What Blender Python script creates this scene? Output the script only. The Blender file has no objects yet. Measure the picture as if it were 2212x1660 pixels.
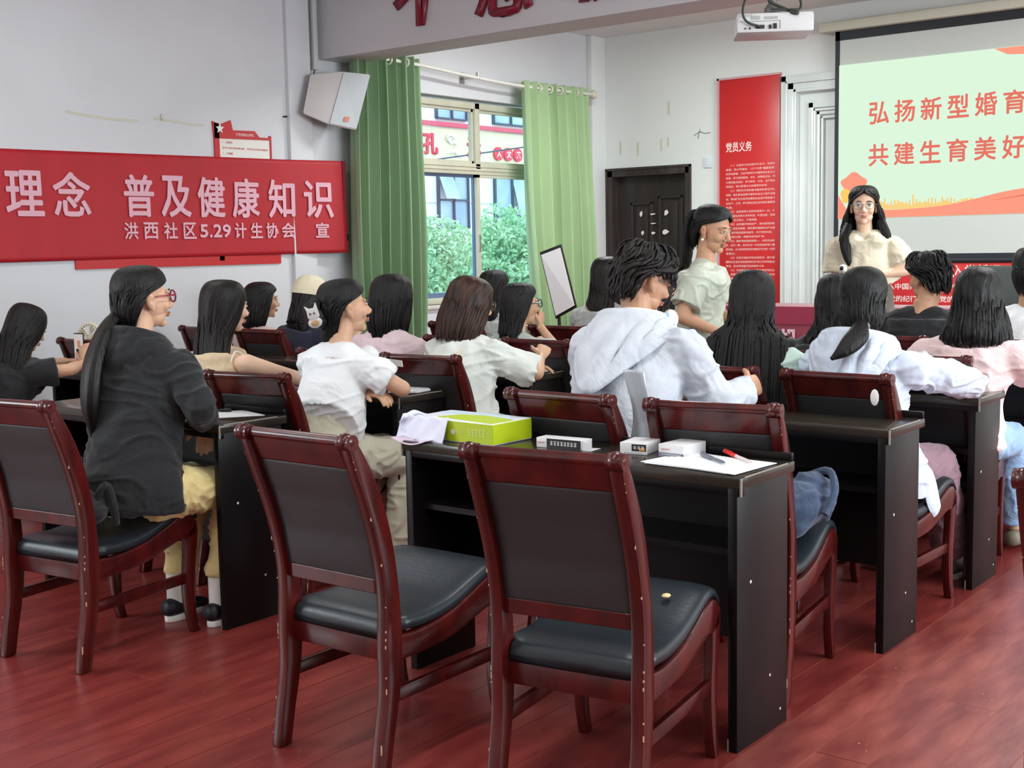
import bpy, bmesh, math, random
import numpy as np
from math import sin, cos, pi, radians
from mathutils import Vector, Matrix, Euler
random.seed(7)
RNG = np.random.default_rng(7)
sc = bpy.context.scene
COL = sc.collection
# ------------------------------------------------------------------ camera
def cam_axes(yaw, pitch, roll):
    cy, sy = cos(yaw), sin(yaw)
    f = Vector((-sy*cos(pitch), cy*cos(pitch), -sin(pitch)))
    r = Vector((cy, sy, 0)); u = r.cross(f)
    c, s = cos(roll), sin(roll)
    return c*r+s*u, -s*r+c*u, f
_r, _u, _f = cam_axes(.6722, .1103, -.0192)
cd = bpy.data.cameras.new('camera'); cam = bpy.data.objects.new('camera', cd); COL.objects.link(cam)
cd.sensor_width = 36; cd.lens = 2700/2212*36; cd.clip_start = .05; cd.clip_end = 200
M = Matrix((( _r.x, _u.x, -_f.x, 0), (_r.y, _u.y, -_f.y, 0), (_r.z, _u.z, -_f.z, 1.362), (0, 0, 0, 1)))
cam.matrix_world = M
sc.camera = cam
sc.view_settings.view_transform = 'Standard'; sc.view_settings.look = 'None'
sc.view_settings.gamma = 1; sc.view_settings.use_curve_mapping = False
sc.view_settings.exposure = 0.0
# ------------------------------------------------------------------ world (bright overcast sky)
w = bpy.data.worlds.new('sky'); sc.world = w; w.use_nodes = True
bg = w.node_tree.nodes['Background']; bg.inputs[0].default_value = (.70, .88, 1, 1); bg.inputs[1].default_value = 2.6
# ------------------------------------------------------------------ lamps: ceiling battens and daylight through the windows
def area(name, loc, rot, sx, sy, power, col=(1, 1, 1)):
    l = bpy.data.lights.new(name, 'AREA'); l.shape = 'RECTANGLE'; l.size = sx; l.size_y = sy; l.energy = power; l.color = col
    o = bpy.data.objects.new(name, l); COL.objects.link(o); o.location = loc; o.rotation_euler = rot
    return o
for ix, x in enumerate((-4.9, -1.8, 1.3)):
    for y, pw in ((-.6, 15), (1.2, 11 if ix == 0 else 18), (3.3, 18 if ix == 0 else 27), (7.6, 74)):
        area('ceiling_lamp_light', (x, y, 3.16), (0, 0, 0), .25, 1.2, pw, (.93, 1, .97))
area('daylight_window_left_rear', (-6.55, -1.0, 1.75), (0, radians(-90), 0), 1.6, 2.4, 130, (.90, .97, 1))
area('daylight_window_right', (3.9, 5.0, 1.8), (0, radians(90), 0), 1.6, 4.6, 350, (.88, .97, 1))
# ------------------------------------------------------------------ materials
MATS = {}
def srgb(c):
    return tuple(((v/255)/12.92 if v/255 <= .04045 else ((v/255+.055)/1.055)**2.4) for v in c)
def mat(name, col, rough=.5, wrinkle=0, var=.0, scale=8., bump=0., bscale=None, metal=0, spec=.5, col2=None, emit=0, coat=0, stretch=(1, 1, 1), sheen=0, alpha=None, trans=0, lin=False, sss=0):
    if name in MATS: return MATS[name]
    m = bpy.data.materials.new(name); m.use_nodes = True
    nt = m.node_tree; b = nt.nodes['Principled BSDF']
    c = tuple(col) if lin else srgb(col)
    b.inputs['Base Color'].default_value = (*c, 1); b.inputs['Roughness'].default_value = rough
    b.inputs['Metallic'].default_value = metal; b.inputs['Specular IOR Level'].default_value = spec
    b.inputs['Coat Weight'].default_value = coat; b.inputs['Coat Roughness'].default_value = .12
    if sheen: b.inputs['Sheen Weight'].default_value = sheen
    if trans: b.inputs['Transmission Weight'].default_value = trans; b.inputs['IOR'].default_value = 1.1
    if sss:
        b.inputs['Subsurface Weight'].default_value = sss; b.inputs['Subsurface Radius'].default_value = (.02, .008, .004); b.inputs['Subsurface Scale'].default_value = .5
    tc = nt.nodes.new('ShaderNodeTexCoord'); mp = nt.nodes.new('ShaderNodeMapping'); mp.inputs['Scale'].default_value = stretch
    nt.links.new(tc.outputs['Object'], mp.inputs[0])
    if var or col2:
        n = nt.nodes.new('ShaderNodeTexNoise'); n.inputs['Scale'].default_value = scale; n.inputs['Detail'].default_value = 5
        nt.links.new(mp.outputs[0], n.inputs['Vector'])
        r = nt.nodes.new('ShaderNodeValToRGB'); r.color_ramp.elements[0].position = .35; r.color_ramp.elements[1].position = .68
        c2 = srgb(col2) if col2 else tuple(min(1, v*(1+var)) for v in c)
        c1 = c if col2 else tuple(v*(1-var) for v in c)
        r.color_ramp.elements[0].color = (*c1, 1); r.color_ramp.elements[1].color = (*c2, 1)
        nt.links.new(n.outputs[0], r.inputs[0]); nt.links.new(r.outputs[0], b.inputs['Base Color'])
        m['ramp'] = r.name
    if bump:
        n2 = nt.nodes.new('ShaderNodeTexNoise'); n2.inputs['Scale'].default_value = bscale or scale*4; n2.inputs['Detail'].default_value = 3
        nt.links.new(mp.outputs[0], n2.inputs['Vector'])
        bp = nt.nodes.new('ShaderNodeBump'); bp.inputs['Strength'].default_value = bump; bp.inputs['Distance'].default_value = .004
        nt.links.new(n2.outputs[0], bp.inputs['Height']); nt.links.new(bp.outputs[0], b.inputs['Normal'])
    if wrinkle:
        n3 = nt.nodes.new('ShaderNodeTexNoise'); n3.inputs['Scale'].default_value = 7; n3.inputs['Detail'].default_value = 4; n3.inputs['Distortion'].default_value = 1.6
        nt.links.new(tc.outputs['Object'], n3.inputs['Vector'])
        b3 = nt.nodes.new('ShaderNodeBump'); b3.inputs['Strength'].default_value = wrinkle; b3.inputs['Distance'].default_value = .03
        nt.links.new(n3.outputs[0], b3.inputs['Height']); nt.links.new(b3.outputs[0], b.inputs['Normal'])
        if bump: nt.links.new(bp.outputs[0], b3.inputs['Normal'])
    if emit:
        b.inputs['Emission Color'].default_value = (*c, 1); b.inputs['Emission Strength'].default_value = emit
    MATS[name] = m
    return m
def add_spots(m, scale, size, col, thresh=.62, rand=True, stretch=(1, 1, 1)):
    """small chips of another colour scattered over a surface: part of its paint"""
    nt = m.node_tree; b = nt.nodes['Principled BSDF']
    tc = nt.nodes.new('ShaderNodeTexCoord'); v = nt.nodes.new('ShaderNodeTexVoronoi'); v.inputs['Scale'].default_value = scale
    mp = nt.nodes.new('ShaderNodeMapping'); mp.inputs['Scale'].default_value = stretch
    nt.links.new(tc.outputs['Object'], mp.inputs[0]); nt.links.new(mp.outputs[0], v.inputs['Vector'])
    lt = nt.nodes.new('ShaderNodeMath'); lt.operation = 'LESS_THAN'; lt.inputs[1].default_value = size; nt.links.new(v.outputs['Distance'], lt.inputs[0])
    sep = nt.nodes.new('ShaderNodeSeparateColor'); nt.links.new(v.outputs['Color'], sep.inputs[0])
    gt = nt.nodes.new('ShaderNodeMath'); gt.operation = 'GREATER_THAN'; gt.inputs[1].default_value = thresh; nt.links.new(sep.outputs[0], gt.inputs[0])
    mu = nt.nodes.new('ShaderNodeMath'); mu.operation = 'MULTIPLY'; nt.links.new(lt.outputs[0], mu.inputs[0]); nt.links.new(gt.outputs[0], mu.inputs[1])
    mx = nt.nodes.new('ShaderNodeMix'); mx.data_type = 'RGBA'
    old = b.inputs['Base Color'].links[0].from_socket if b.inputs['Base Color'].links else None
    if old: nt.links.new(old, mx.inputs['A'])
    else: mx.inputs['A'].default_value = b.inputs['Base Color'].default_value
    mx.inputs['B'].default_value = (*srgb(col), 1)
    nt.links.new(mu.outputs[0], mx.inputs['Factor']); nt.links.new(mx.outputs['Result'], b.inputs['Base Color'])
def emis(name, col, s=1.):
    if name in MATS: return MATS[name]
    m = bpy.data.materials.new(name); m.use_nodes = True; nt = m.node_tree
    nt.nodes.remove(nt.nodes['Principled BSDF']); e = nt.nodes.new('ShaderNodeEmission')
    e.inputs[0].default_value = (*srgb(col), 1); e.inputs[1].default_value = s
    nt.links.new(e.outputs[0], nt.nodes['Material Output'].inputs[0]); MATS[name] = m
    return m
WALL = mat('wall_paint', (226, 228, 226), .6, var=.03, scale=1.2, bump=.15, bscale=60)
WALL2 = mat('wall_paint_grey', (211, 211, 215), .6, var=.03, scale=1.5, bump=.15, bscale=60)
CEIL = mat('ceiling_paint', (225, 225, 224), .7)
FLOOR = mat('floor_red_laminate', (112, 39, 38), .30, col2=(144, 60, 54), scale=12, bump=.15, bscale=40, stretch=(1, .25, 1), spec=.5)
add_spots(FLOOR, 31, .045, (186, 122, 108), .86, stretch=(1, .35, 1))
FLOOR2 = mat('floor_red_laminate_worn', (116, 45, 43), .34, col2=(160, 82, 72), scale=11, bump=.15, bscale=40, stretch=(1, .3, 1))  # paler laminate copy: the brighter light on the right-hand floor put into its colour
add_spots(FLOOR2, 27, .05, (200, 140, 124), .86, stretch=(1, .35, 1))
SEAM = mat('floor_joint', (176, 112, 96), .7)
CHW = mat('chair_mahogany', (58, 12, 13), .25, col2=(86, 20, 17), scale=5, stretch=(3, 3, .5), spec=.45, coat=.18)
CHCHIP = mat('worn_wood_edge', (205, 165, 135), .6)
LEAS = mat('seat_leather', (34, 41, 47), .36, var=.15, scale=4, bump=.15, bscale=90, spec=.4)
LEAB = mat('back_leather', (44, 44, 46), .5, var=.12, scale=4, bump=.12, bscale=120)
DESK = mat('desk_blackwood', (17, 14, 16), .36, col2=(22, 18, 19), scale=4, stretch=(1, 1, .15), spec=.22, bump=.03)
add_spots(DESK, 9, .045, (222, 214, 208), .80)
DTOP = mat('desk_top', (42, 38, 33), .2, col2=(54, 48, 41), scale=5, stretch=(.3, 2, 1), spec=.45)
DEDGE = mat('desk_worn_edge', (150, 142, 132), .5)
WHITE = mat('white_plastic', (232, 232, 228), .45)
PAPER = mat('paper', (236, 238, 242), .7)
BLACK = mat('black_plastic', (24, 24, 26), .4)
METAL = mat('metal', (190, 190, 190), .3, metal=1)
SKIN = mat('skin', (218, 172, 142), .5, var=.05, scale=6, sss=.15)
SKIN2 = mat('skin_tan', (196, 148, 118), .5, var=.05, scale=6, sss=.15)
SKIN3 = mat('skin_light', (232, 192, 166), .5, var=.05, scale=6, sss=.15)
LIP = mat('lips', (188, 122, 108), .45)
EYEW = mat('eye_white', (230, 226, 222), .25)
EYEB = mat('eye_dark', (22, 16, 14), .2)
HAIR = mat('hair_black', (7, 6, 7), .46, col2=(15, 14, 15), scale=60, stretch=(1, 1, .06), bump=1., bscale=190, spec=.32)
HAIRB = mat('hair_dark_brown', (11, 9, 8), .46, spec=.32, col2=(26, 19, 17), scale=60, stretch=(1, 1, .06), bump=.6, bscale=160)
HAIRC = mat('hair_brown_streaks', (11, 9, 10), .46, spec=.32, col2=(74, 47, 37), scale=30, stretch=(1, 1, .05), bump=.6, bscale=160)
# ------------------------------------------------------------------ mesh helpers
def link(name, me, mat_=None, parent=None, loc=None, smooth=False):
    o = bpy.data.objects.new(name, me); COL.objects.link(o)
    if mat_ is not None:
        for m in (mat_ if isinstance(mat_, (list, tuple)) else [mat_]): me.materials.append(m)
    if parent is not None: o.parent = parent
    if loc is not None: o.location = loc
    if smooth: me.polygons.foreach_set('use_smooth', [True]*len(me.polygons))
    return o
def mk(name, vs, fs, mat_, parent=None, smooth=False, loc=None):
    me = bpy.data.meshes.new(name); me.from_pydata([tuple(map(float, v)) for v in vs], [], [tuple(map(int, f)) for f in fs]); me.update()
    return link(name, me, mat_, parent, loc, smooth)
def thing(name, label, cat, loc=(0, 0, 0), rz=0, group=None):
    o = bpy.data.objects.new(name, None); COL.objects.link(o); o.location = loc; o.rotation_euler = (0, 0, rz); o.empty_display_size = .1
    return tag(o, label, cat, group)
def tag(o, label, cat, group=None):
    o['label'] = label; o['category'] = cat
    if group: o['group'] = group
    return o
def struct(o): o['kind'] = 'structure'; return o
def dup(root, loc=None, rz=None, label=None, group=None):
    def cp(o, par):
        c = o.copy(); COL.objects.link(c); c.parent = par
        for ch in [x for x in bpy.data.objects if x.parent == o and x is not c]: cp(ch, c)
        return c
    kids = {}
    r = cp(root, None)
    if loc is not None: r.location = loc
    if rz is not None: r.rotation_euler = (0, 0, rz)
    if label: r['label'] = label
    if group: r['group'] = group
    return r
class MB:
    """collects shapes into one mesh"""
    def __init__(s): s.v = []; s.f = []; s.m = []
    def add(s, vs, fs, mi=0):
        k = len(s.v); s.v += [tuple(v) for v in vs]; s.f += [tuple(i+k for i in f) for f in fs]; s.m += [mi]*len(fs); return s
    def box(s, a, b, mi=0, M=None):
        (x0, y0, z0), (x1, y1, z1) = a, b
        vs = [(x0,y0,z0),(x1,y0,z0),(x1,y1,z0),(x0,y1,z0),(x0,y0,z1),(x1,y0,z1),(x1,y1,z1),(x0,y1,z1)]
        if M is not None: vs = [tuple(M @ Vector(v)) for v in vs]
        return s.add(vs, [(0,3,2,1),(4,5,6,7),(0,1,5,4),(1,2,6,5),(2,3,7,6),(3,0,4,7)], mi)
    def prism(s, poly, t0, t1, ax='x', mi=0):
        """poly in the two other axes, extruded from t0 to t1 along ax"""
        n = len(poly)
        def P(p, t): return {'x': (t, p[0], p[1]), 'y': (p[0], t, p[1]), 'z': (p[0], p[1], t)}[ax]
        vs = [P(p, t0) for p in poly]+[P(p, t1) for p in poly]
        fs = [tuple(range(n))[::-1], tuple(range(n, 2*n))]+[(i, (i+1) % n, n+(i+1) % n, n+i) for i in range(n)]
        return s.add(vs, fs, mi)
    def tube(s, pts, r, n=10, mi=0, ry=None, side=None, closed=False):
        v, f = tube(pts, r, ry, side, n); return s.add(v, f, mi)
    def ball(s, c, r, n=10, mi=0):
        r = (r, r, r) if not hasattr(r, '__len__') else r
        v, f = ell(c, r, n); return s.add(v, f, mi)
    def build(s, name, mat_, parent=None, smooth=False, loc=None, bevel=0, fix=True):
        me = bpy.data.meshes.new(name); me.from_pydata([tuple(map(float, v)) for v in s.v], [], s.f)
        if any(s.m): me.polygons.foreach_set('material_index', s.m)
        if fix or bevel:
            bm = bmesh.new(); bm.from_mesh(me)
            bmesh.ops.recalc_face_normals(bm, faces=bm.faces)
            if bevel:
                es = [e for e in bm.edges if len(e.link_faces) == 2 and e.calc_face_angle(0) > .5]
                bmesh.ops.bevel(bm, geom=es, offset=bevel, segments=2, profile=.5, affect='EDGES', clamp_overlap=True)
            bm.to_mesh(me); bm.free()
        me.update()
        o = link(name, me, mat_, parent, loc, False)
        if smooth or bevel:
            me.polygons.foreach_set('use_smooth', [True]*len(me.polygons))
            me.set_sharp_from_angle(angle=radians(40))
        return o
def catmull(P, n):
    P = np.asarray(P, float); k = len(P)
    if k < 3:
        t = np.linspace(0, 1, n)[:, None]; return P[0]*(1-t)+P[-1]*t
    Q = np.vstack([2*P[0]-P[1], P, 2*P[-1]-P[-2]])
    out = []
    for t in np.linspace(0, k-1-1e-9, n):
        i = int(t); u = t-i; a, b, c, d = Q[i], Q[i+1], Q[i+2], Q[i+3]
        out.append(.5*((2*b)+(-a+c)*u+(2*a-5*b+4*c-d)*u*u+(-a+3*b-3*c+d)*u**3))
    return np.array(out)
def tube(pts, rx, ry=None, side=None, n=14, sub=0, power=2.0):
    """closed tube of elliptic rings. rx along 'side', ry across it"""
    P = np.asarray(pts, float); k = len(P)
    rx = np.broadcast_to(np.asarray(rx, float), (k,)).copy(); ry = rx.copy() if ry is None else np.broadcast_to(np.asarray(ry, float), (k,)).copy()
    if sub:
        A = catmull(np.column_stack([P, rx, ry]), sub); P, rx, ry = A[:, :3], np.abs(A[:, 3]), np.abs(A[:, 4]); k = len(P)
    T = np.gradient(P, axis=0); T /= np.linalg.norm(T, axis=1)[:, None]+1e-12
    if side is None:
        side = np.array([0, 0, 1.]) if abs(T[:, 2]).mean() < .7 else np.array([1., 0, 0])
    s = np.asarray(side, float); vs = []
    a = np.linspace(0, 2*pi, n, endpoint=False)
    ca, sa = np.cos(a), np.sin(a)
    if power != 2.0:
        ca = np.sign(ca)*np.abs(ca)**(2/power); sa = np.sign(sa)*np.abs(sa)**(2/power)
    for i in range(k):
        q = s-T[i]*(s@T[i]); q /= np.linalg.norm(q)+1e-12; s2 = q
        r = np.cross(T[i], s2)
        vs.append(P[i]+np.outer(ca*rx[i], s2)+np.outer(sa*ry[i], r))
        if side is None: s = q
    V = np.vstack(vs)
    fs = [(i*n+j, i*n+(j+1) % n, (i+1)*n+(j+1) % n, (i+1)*n+j) for i in range(k-1) for j in range(n)]
    fs.append(tuple(range(n))[::-1]); fs.append(tuple((k-1)*n+j for j in range(n)))
    return V, fs
def ell(c, r, n=12, rot=None):
    m = max(4, n//2); V = [(0, 0, -1)]
    for i in range(1, m):
        t = pi*i/m
        V += [(sin(t)*cos(2*pi*j/n), sin(t)*sin(2*pi*j/n), -cos(t)) for j in range(n)]
    V.append((0, 0, 1)); V = np.array(V)*np.asarray(r)
    if rot is not None: V = V @ np.array(Euler(rot).to_matrix()).T
    V = V+np.asarray(c)
    fs = [(0, 1+(j+1) % n, 1+j) for j in range(n)]
    for i in range(m-2):
        fs += [(1+i*n+j, 1+i*n+(j+1) % n, 1+(i+1)*n+(j+1) % n, 1+(i+1)*n+j) for j in range(n)]
    L = len(V)-1; b = 1+(m-2)*n
    fs += [(b+j, b+(j+1) % n, L) for j in range(n)]
    return V, fs
# vectorised gradient noise
_perm = RNG.permutation(256); _perm = np.concatenate([_perm, _perm, _perm]); _g = RNG.normal(size=(256, 3)); _g /= np.linalg.norm(_g, axis=1)[:, None]
def noise3(P):
    P = np.asarray(P, float); I = np.floor(P).astype(int); F = P-I; U = F*F*F*(F*(F*6-15)+10); I &= 255
    out = 0
    for dx in (0, 1):
        for dy in (0, 1):
            for dz in (0, 1):
                h = _perm[_perm[_perm[I[:, 0]+dx]+I[:, 1]+dy]+I[:, 2]+dz]
                d = ((F-(dx, dy, dz))*_g[h]).sum(1)
                wx = U[:, 0] if dx else 1-U[:, 0]; wy = U[:, 1] if dy else 1-U[:, 1]; wz = U[:, 2] if dz else 1-U[:, 2]
                out = out+d*wx*wy*wz
    return out
def text(s, w, h, mat_, name='lettering', parent=None, M=None, res=2, bold=0., ext=.0008, keep=False, spacing=1., kind=None, heavy=0.):
    """flat lettering fitted to w x h metres, lower left corner at M's origin, in M's xy plane"""
    cu = bpy.data.curves.new('t', 'FONT'); cu.body = s; cu.size = 1; cu.resolution_u = res; cu.offset = bold; cu.extrude = 0; cu.space_character = spacing
    to = bpy.data.objects.new('t', cu); COL.objects.link(to)
    dg = bpy.context.evaluated_depsgraph_get(); me = bpy.data.meshes.new_from_object(to.evaluated_get(dg))
    bpy.data.objects.remove(to); bpy.data.curves.remove(cu)
    n = len(me.vertices); co = np.empty(n*3); me.vertices.foreach_get('co', co); co = co.reshape(-1, 3)
    if n:
        lo, hi = co.min(0), co.max(0); sx = w/max(1e-6, hi[0]-lo[0]); sy = h/max(1e-6, hi[1]-lo[1])
        if keep: sx = sy = min(sx, sy)
        co = (co-lo)*(sx, sy, 1)
    if heavy and n:
        F0 = [tuple(p.vertices) for p in me.polygons]; V = []; F = []
        for k, (a, b) in enumerate(((0, 0), (heavy, 0), (-heavy, 0), (0, heavy), (0, -heavy), (heavy*.7, heavy*.7), (-heavy*.7, heavy*.7), (heavy*.7, -heavy*.7), (-heavy*.7, -heavy*.7))):
            V.append(co*(1-2*heavy/np.array([max(w, .001), max(h, .001), 1e9]))+(heavy+a, heavy+b, -k*.00012)); F += [tuple(i+k*n for i in f) for f in F0]
        bpy.data.meshes.remove(me); me = bpy.data.meshes.new(name); co = np.vstack(V); me.from_pydata(co.tolist(), [], F)
    if M is not None:
        Mn = np.array(M); co = co @ Mn[:3, :3].T+Mn[:3, 3]
    me.vertices.foreach_set('co', co.ravel()); me.update(); me.materials.clear()
    return link(name, me, mat_, parent)
def print_row(s, w, h, mat_, M, parent, name='print_row'):
    """a row of tiny printed strokes too small to read"""
    b = MB(); n = max(2, len(s)); cw = w/n; r = random.Random(len(s)*7+int(w*1e4))
    for i in range(n):
        x = i*cw
        for k in range(3):
            z = h*(.1+.38*k); b.add([(x+cw*r.uniform(.05, .25), z, 0), (x+cw*r.uniform(.65, .9), z, 0), (x+cw*.8, z+h*.16, 0), (x+cw*.12, z+h*.16, 0)], [(0, 1, 2, 3)])
        q = x+cw*r.uniform(.25, .6); b.add([(q, 0, 0), (q+cw*.16, 0, 0), (q+cw*.16, h, 0), (q, h, 0)], [(0, 1, 2, 3)])
    b.v = [tuple(M @ Vector(v)) for v in b.v]; o = b.build(name, mat_, parent, fix=False); o['kind'] = 'stuff'; return o
def plane_M(origin, xdir, ydir):
    x = Vector(xdir).normalized(); y = Vector(ydir).normalized(); z = x.cross(y)
    return Matrix(((x.x, y.x, z.x, origin[0]), (x.y, y.y, z.y, origin[1]), (x.z, y.z, z.z, origin[2]), (0, 0, 0, 1)))
def front_M(x, y, z): return plane_M((x, y, z), (1, 0, 0), (0, 0, 1))      # faces -Y
def left_M(x, y, z): return plane_M((x, y, z), (0, 1, 0), (0, 0, 1))       # faces +X
def grid(fn, nu, nv, thick=0.):
    """fn(u,v)->point arrays; returns closed shell if thick"""
    u, v = np.meshgrid(np.linspace(0, 1, nu), np.linspace(0, 1, nv), indexing='ij')
    P = fn(u, v).reshape(nu, nv, 3)
    idx = np.arange(nu*nv).reshape(nu, nv)
    q = np.stack([idx[:-1, :-1], idx[1:, :-1], idx[1:, 1:], idx[:-1, 1:]], -1).reshape(-1, 4)
    if not thick: return P.reshape(-1, 3), q.tolist()
    du = np.gradient(P, axis=0); dv = np.gradient(P, axis=1); N = np.cross(du, dv); N /= np.linalg.norm(N, axis=2)[..., None]+1e-9
    Q = P-N*thick; K = nu*nv
    V = np.vstack([P.reshape(-1, 3), Q.reshape(-1, 3)])
    f = q.tolist()+(q[:, ::-1]+K).tolist()
    for a in (idx[:, 0], idx[:, -1][::-1], idx[0, ::-1], idx[-1, :]):
        for i in range(len(a)-1): f.append((a[i+1], a[i], a[i]+K, a[i+1]+K))
    return V, f
# ================================================================== ROOM
XL, XR, YB, YF, ZC = -6.7, 4.0, -2.4, 9.82, 3.25
def wall(name, boxes, m, mi=None):
    b = MB()
    for a in boxes: b.box(a[0], a[1])
    return struct(b.build(name, m))
# floor slab + laminate planks
slab = struct(MB().box((XL-.2, YB, -.12), (XR, YF+.2, -.0010)).build('floor', SEAM))
PW = .149; PL = 1.21
near = []; far = MB()
for i in range(-40, 38):
    x0 = -1.53+i*PW; x1 = x0+PW
    if x1 <= XL or x0 >= XR: continue
    off = (i*.47) % 1*PL
    for j in range(-4, 10):
        y0 = YB+j*PL+off; y1 = y0+PL
        y0, y1 = max(y0, YB), min(y1, YF)
        if y1-y0 < .02: continue
        dz = .0006*((i*7+j*13) % 5)/5; g = .0012
        nearby = -4.6 < x0 < .05 and .9 < y1 and y0 < 5.2 and x0 > -5.0
        if nearby: near.append((max(x0, XL), x1, y0, y1, dz, i))
        else: far.box((max(x0, XL)+g, y0+g, -.0010), (x1-g, y1-g, dz))
near.sort(key=lambda t: (t[0]+1.5)**2+(t[2]-2.5)**2)
cache = {}
for k, (x0, x1, y0, y1, dz, i) in enumerate(near):
    g = .0012
    if k >= 290: far.box((x0+g, y0+g, -.0010), (x1-g, y1-g, dz)); continue
    key = (round(x1-x0, 4), round(y1-y0, 3), i >= 0)
    if key not in cache:
        b = MB().box((g, g, -.0010), (x1-x0-g, y1-y0-g, 0)); p = b.build('plank', FLOOR2 if i >= 0 else FLOOR, slab); cache[key] = p.data
    else:
        p = bpy.data.objects.new('plank', cache[key]); COL.objects.link(p); p.parent = slab
    p.location = (x0, y0, dz)
fo = far.build('planks', FLOOR, slab, fix=False); fo['kind'] = 'stuff'
struct(MB().box((XL-.2, YB, ZC), (XR, YF+.2, ZC+.12)).build('ceiling', CEIL))
# left wall: window openings at Y 7.40-9.2 (front) and Y -2..0.2 (behind the camera)
WY0, WY1, WZ0, WZ1 = 7.16, 9.12, .90, 2.56
wall('wall_left', [((XL-.24, YB, 0), (XL, -2.1, ZC)), ((XL-.24, -2.1, 0), (XL, .2, .9)), ((XL-.24, -2.1, 2.6), (XL, .2, ZC)), ((XL-.24, .2, 0), (XL, WY0, ZC)),
    ((XL-.24, WY0, 0), (XL, WY1, WZ0)), ((XL-.24, WY0, WZ1), (XL, WY1, ZC)), ((XL-.24, WY1, 0), (XL, YF, ZC))], WALL2)
wall('wall_front', [((XL-.24, YF, 0), (-6.63, YF+.2, ZC)), ((-6.63, YF, 2.04), (-5.74, YF+.2, ZC)), ((-5.74, YF, 0), (XR, YF+.2, ZC)), ((-6.63, YF+.18, 0), (-5.74, YF+.2, 2.04))], WALL)
wall('wall_back', [((XL-.24, YB-.15, 0), (XR, YB, ZC))], WALL)
wall('wall_right', [((XR, YB, 0), (XR+.2, 2.6, ZC)), ((XR, 2.6, 0), (XR+.2, 7.4, .9)), ((XR, 2.6, 2.6), (XR+.2, 7.4, ZC)), ((XR, 7.4, 0), (XR+.2, YF, ZC))], WALL)
# column on the left wall, corner column, beam
struct(MB().box((XL-.02, 5.96, 0), (XL+.035, 6.17, ZC)).build('trim_1', WALL2, bevel=.004))
struct(MB().box((XL, 9.60, 0), (XL+.06, YF, ZC)).build('trim_2', WALL, bevel=.004))
beam = struct(MB().box((XL, 6.28, 2.70), (XR, 6.60, ZC)).build('trim_3', WALL2, bevel=.006)); beam['label'] = 'white painted ceiling beam carrying red slogan characters'
struct(MB().box((XL, 2.4, 3.05), (XR, 2.65, ZC)).build('trim_4', WALL2, bevel=.006))
CONDUIT = mat('conduit', (196, 194, 194), .5)
struct(MB().box((XL+.03, 6.19, 2.62), (XL+.055, 6.225, ZC)).build('trim_5', CONDUIT, bevel=.003))
# left window -----------------------------------------------------
FR = mat('window_alu', (196, 192, 172), .45, var=.05, scale=6)
FRB = mat('window_alu_blue', (96, 116, 150), .4)
GL = bpy.data.materials.new('glass'); GL.use_nodes = True; nt = GL.node_tree; nt.nodes.remove(nt.nodes['Principled BSDF'])
tr = nt.nodes.new('ShaderNodeBsdfTransparent'); gs = nt.nodes.new('ShaderNodeBsdfGlossy'); gs.inputs['Roughness'].default_value = .02; mxs = nt.nodes.new('ShaderNodeMixShader'); mxs.inputs[0].default_value = .06
tr.inputs[0].default_value = (.93, .98, 1, 1)
nt.links.new(tr.outputs[0], mxs.inputs[1]); nt.links.new(gs.outputs[0], mxs.inputs[2]); nt.links.new(mxs.outputs[0], nt.nodes['Material Output'].inputs[0])
def window(name, X, y0, y1, z0, z1, ym, zt, sgn=1):
    wo = MB(); t = .05; d0, d1 = X-.04, X+.04
    wo.box((d0, y0, z0), (d1, y1, z0+t)).box((d0, y0, z1-t), (d1, y1, z1)).box((d0, y0, z0), (d1, y0+t, z1)).box((d0, y1-t, z0), (d1, y1, z1))
    wo.box((d0, y0, zt-.045), (d1, y1, zt+.045)).box((d0, ym-.03, zt), (d1, ym+.03, z1))
    wo.box((d0+.01, y0, zt-.015), (d1+.01, y1, zt-.008)).box((d0+.01, y0, zt+.015), (d1+.01, y1, zt+.022))
    o = struct(wo.build(name, FR, bevel=.003))
    for (a, b_, c, e) in ((y0+t, ym-.03, zt+.045, z1-t), (ym+.03, y1-t, zt+.045, z1-t)):
        f = MB(); s = .022
        f.box((X-.015, a, c), (X+.015, b_, c+s)).box((X-.015, a, e-s), (X+.015, b_, e)).box((X-.015, a, c), (X+.015, a+s, e)).box((X-.015, b_-s, c), (X+.015, b_, e))
        fr = f.build('sash', FR, o); MB().box((X-.003, a+s, c+s), (X+.003, b_-s, e-s)).build('pane', GL, fr)
    for k, (a, b_) in enumerate(((y0+t, ym+.025), (ym-.015, y1-t))):
        xx = X+(.018 if k else -.018); c, e, s = z0+t, zt-.045, .04
        f = MB()
        f.box((xx-.014, a, c), (xx+.014, b_, c+s)).box((xx-.014, a, e-s*.6), (xx+.014, b_, e)).box((xx-.014, a, c), (xx+.014, a+s, e)).box((xx-.014, b_-s, c), (xx+.014, b_, e))
        fr = f.build('sash', FRB if k == 0 else FR, o); MB().box((xx-.003, a+s, c+s), (xx+.003, b_-s, e-s*.6)).build('pane', GL, fr)
        MB().box((xx+.014, (b_-.03 if k == 0 else a+.01), 1.32), (xx+.024, (b_-.012 if k == 0 else a+.028), 1.46)).build('latch', BLACK if k == 0 else METAL, fr)
    return o
win = window('window_1', XL-.10, WY0, WY1, WZ0, WZ1-.02, 8.10, 2.0)
MB().box((XL-.24, WY0-.0, WZ0-.03), (XL+.03, WY1, WZ0+.0)).build('window_sill', mat('sill', (206, 202, 190), .5), win, bevel=.004)
window('window_2', XL-.10, -2.1, .2, .9, 2.6, -.95, 2.05); window('window_3', XR+.10, 2.6, 7.4, .9, 2.6, 5.0, 2.05)
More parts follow.
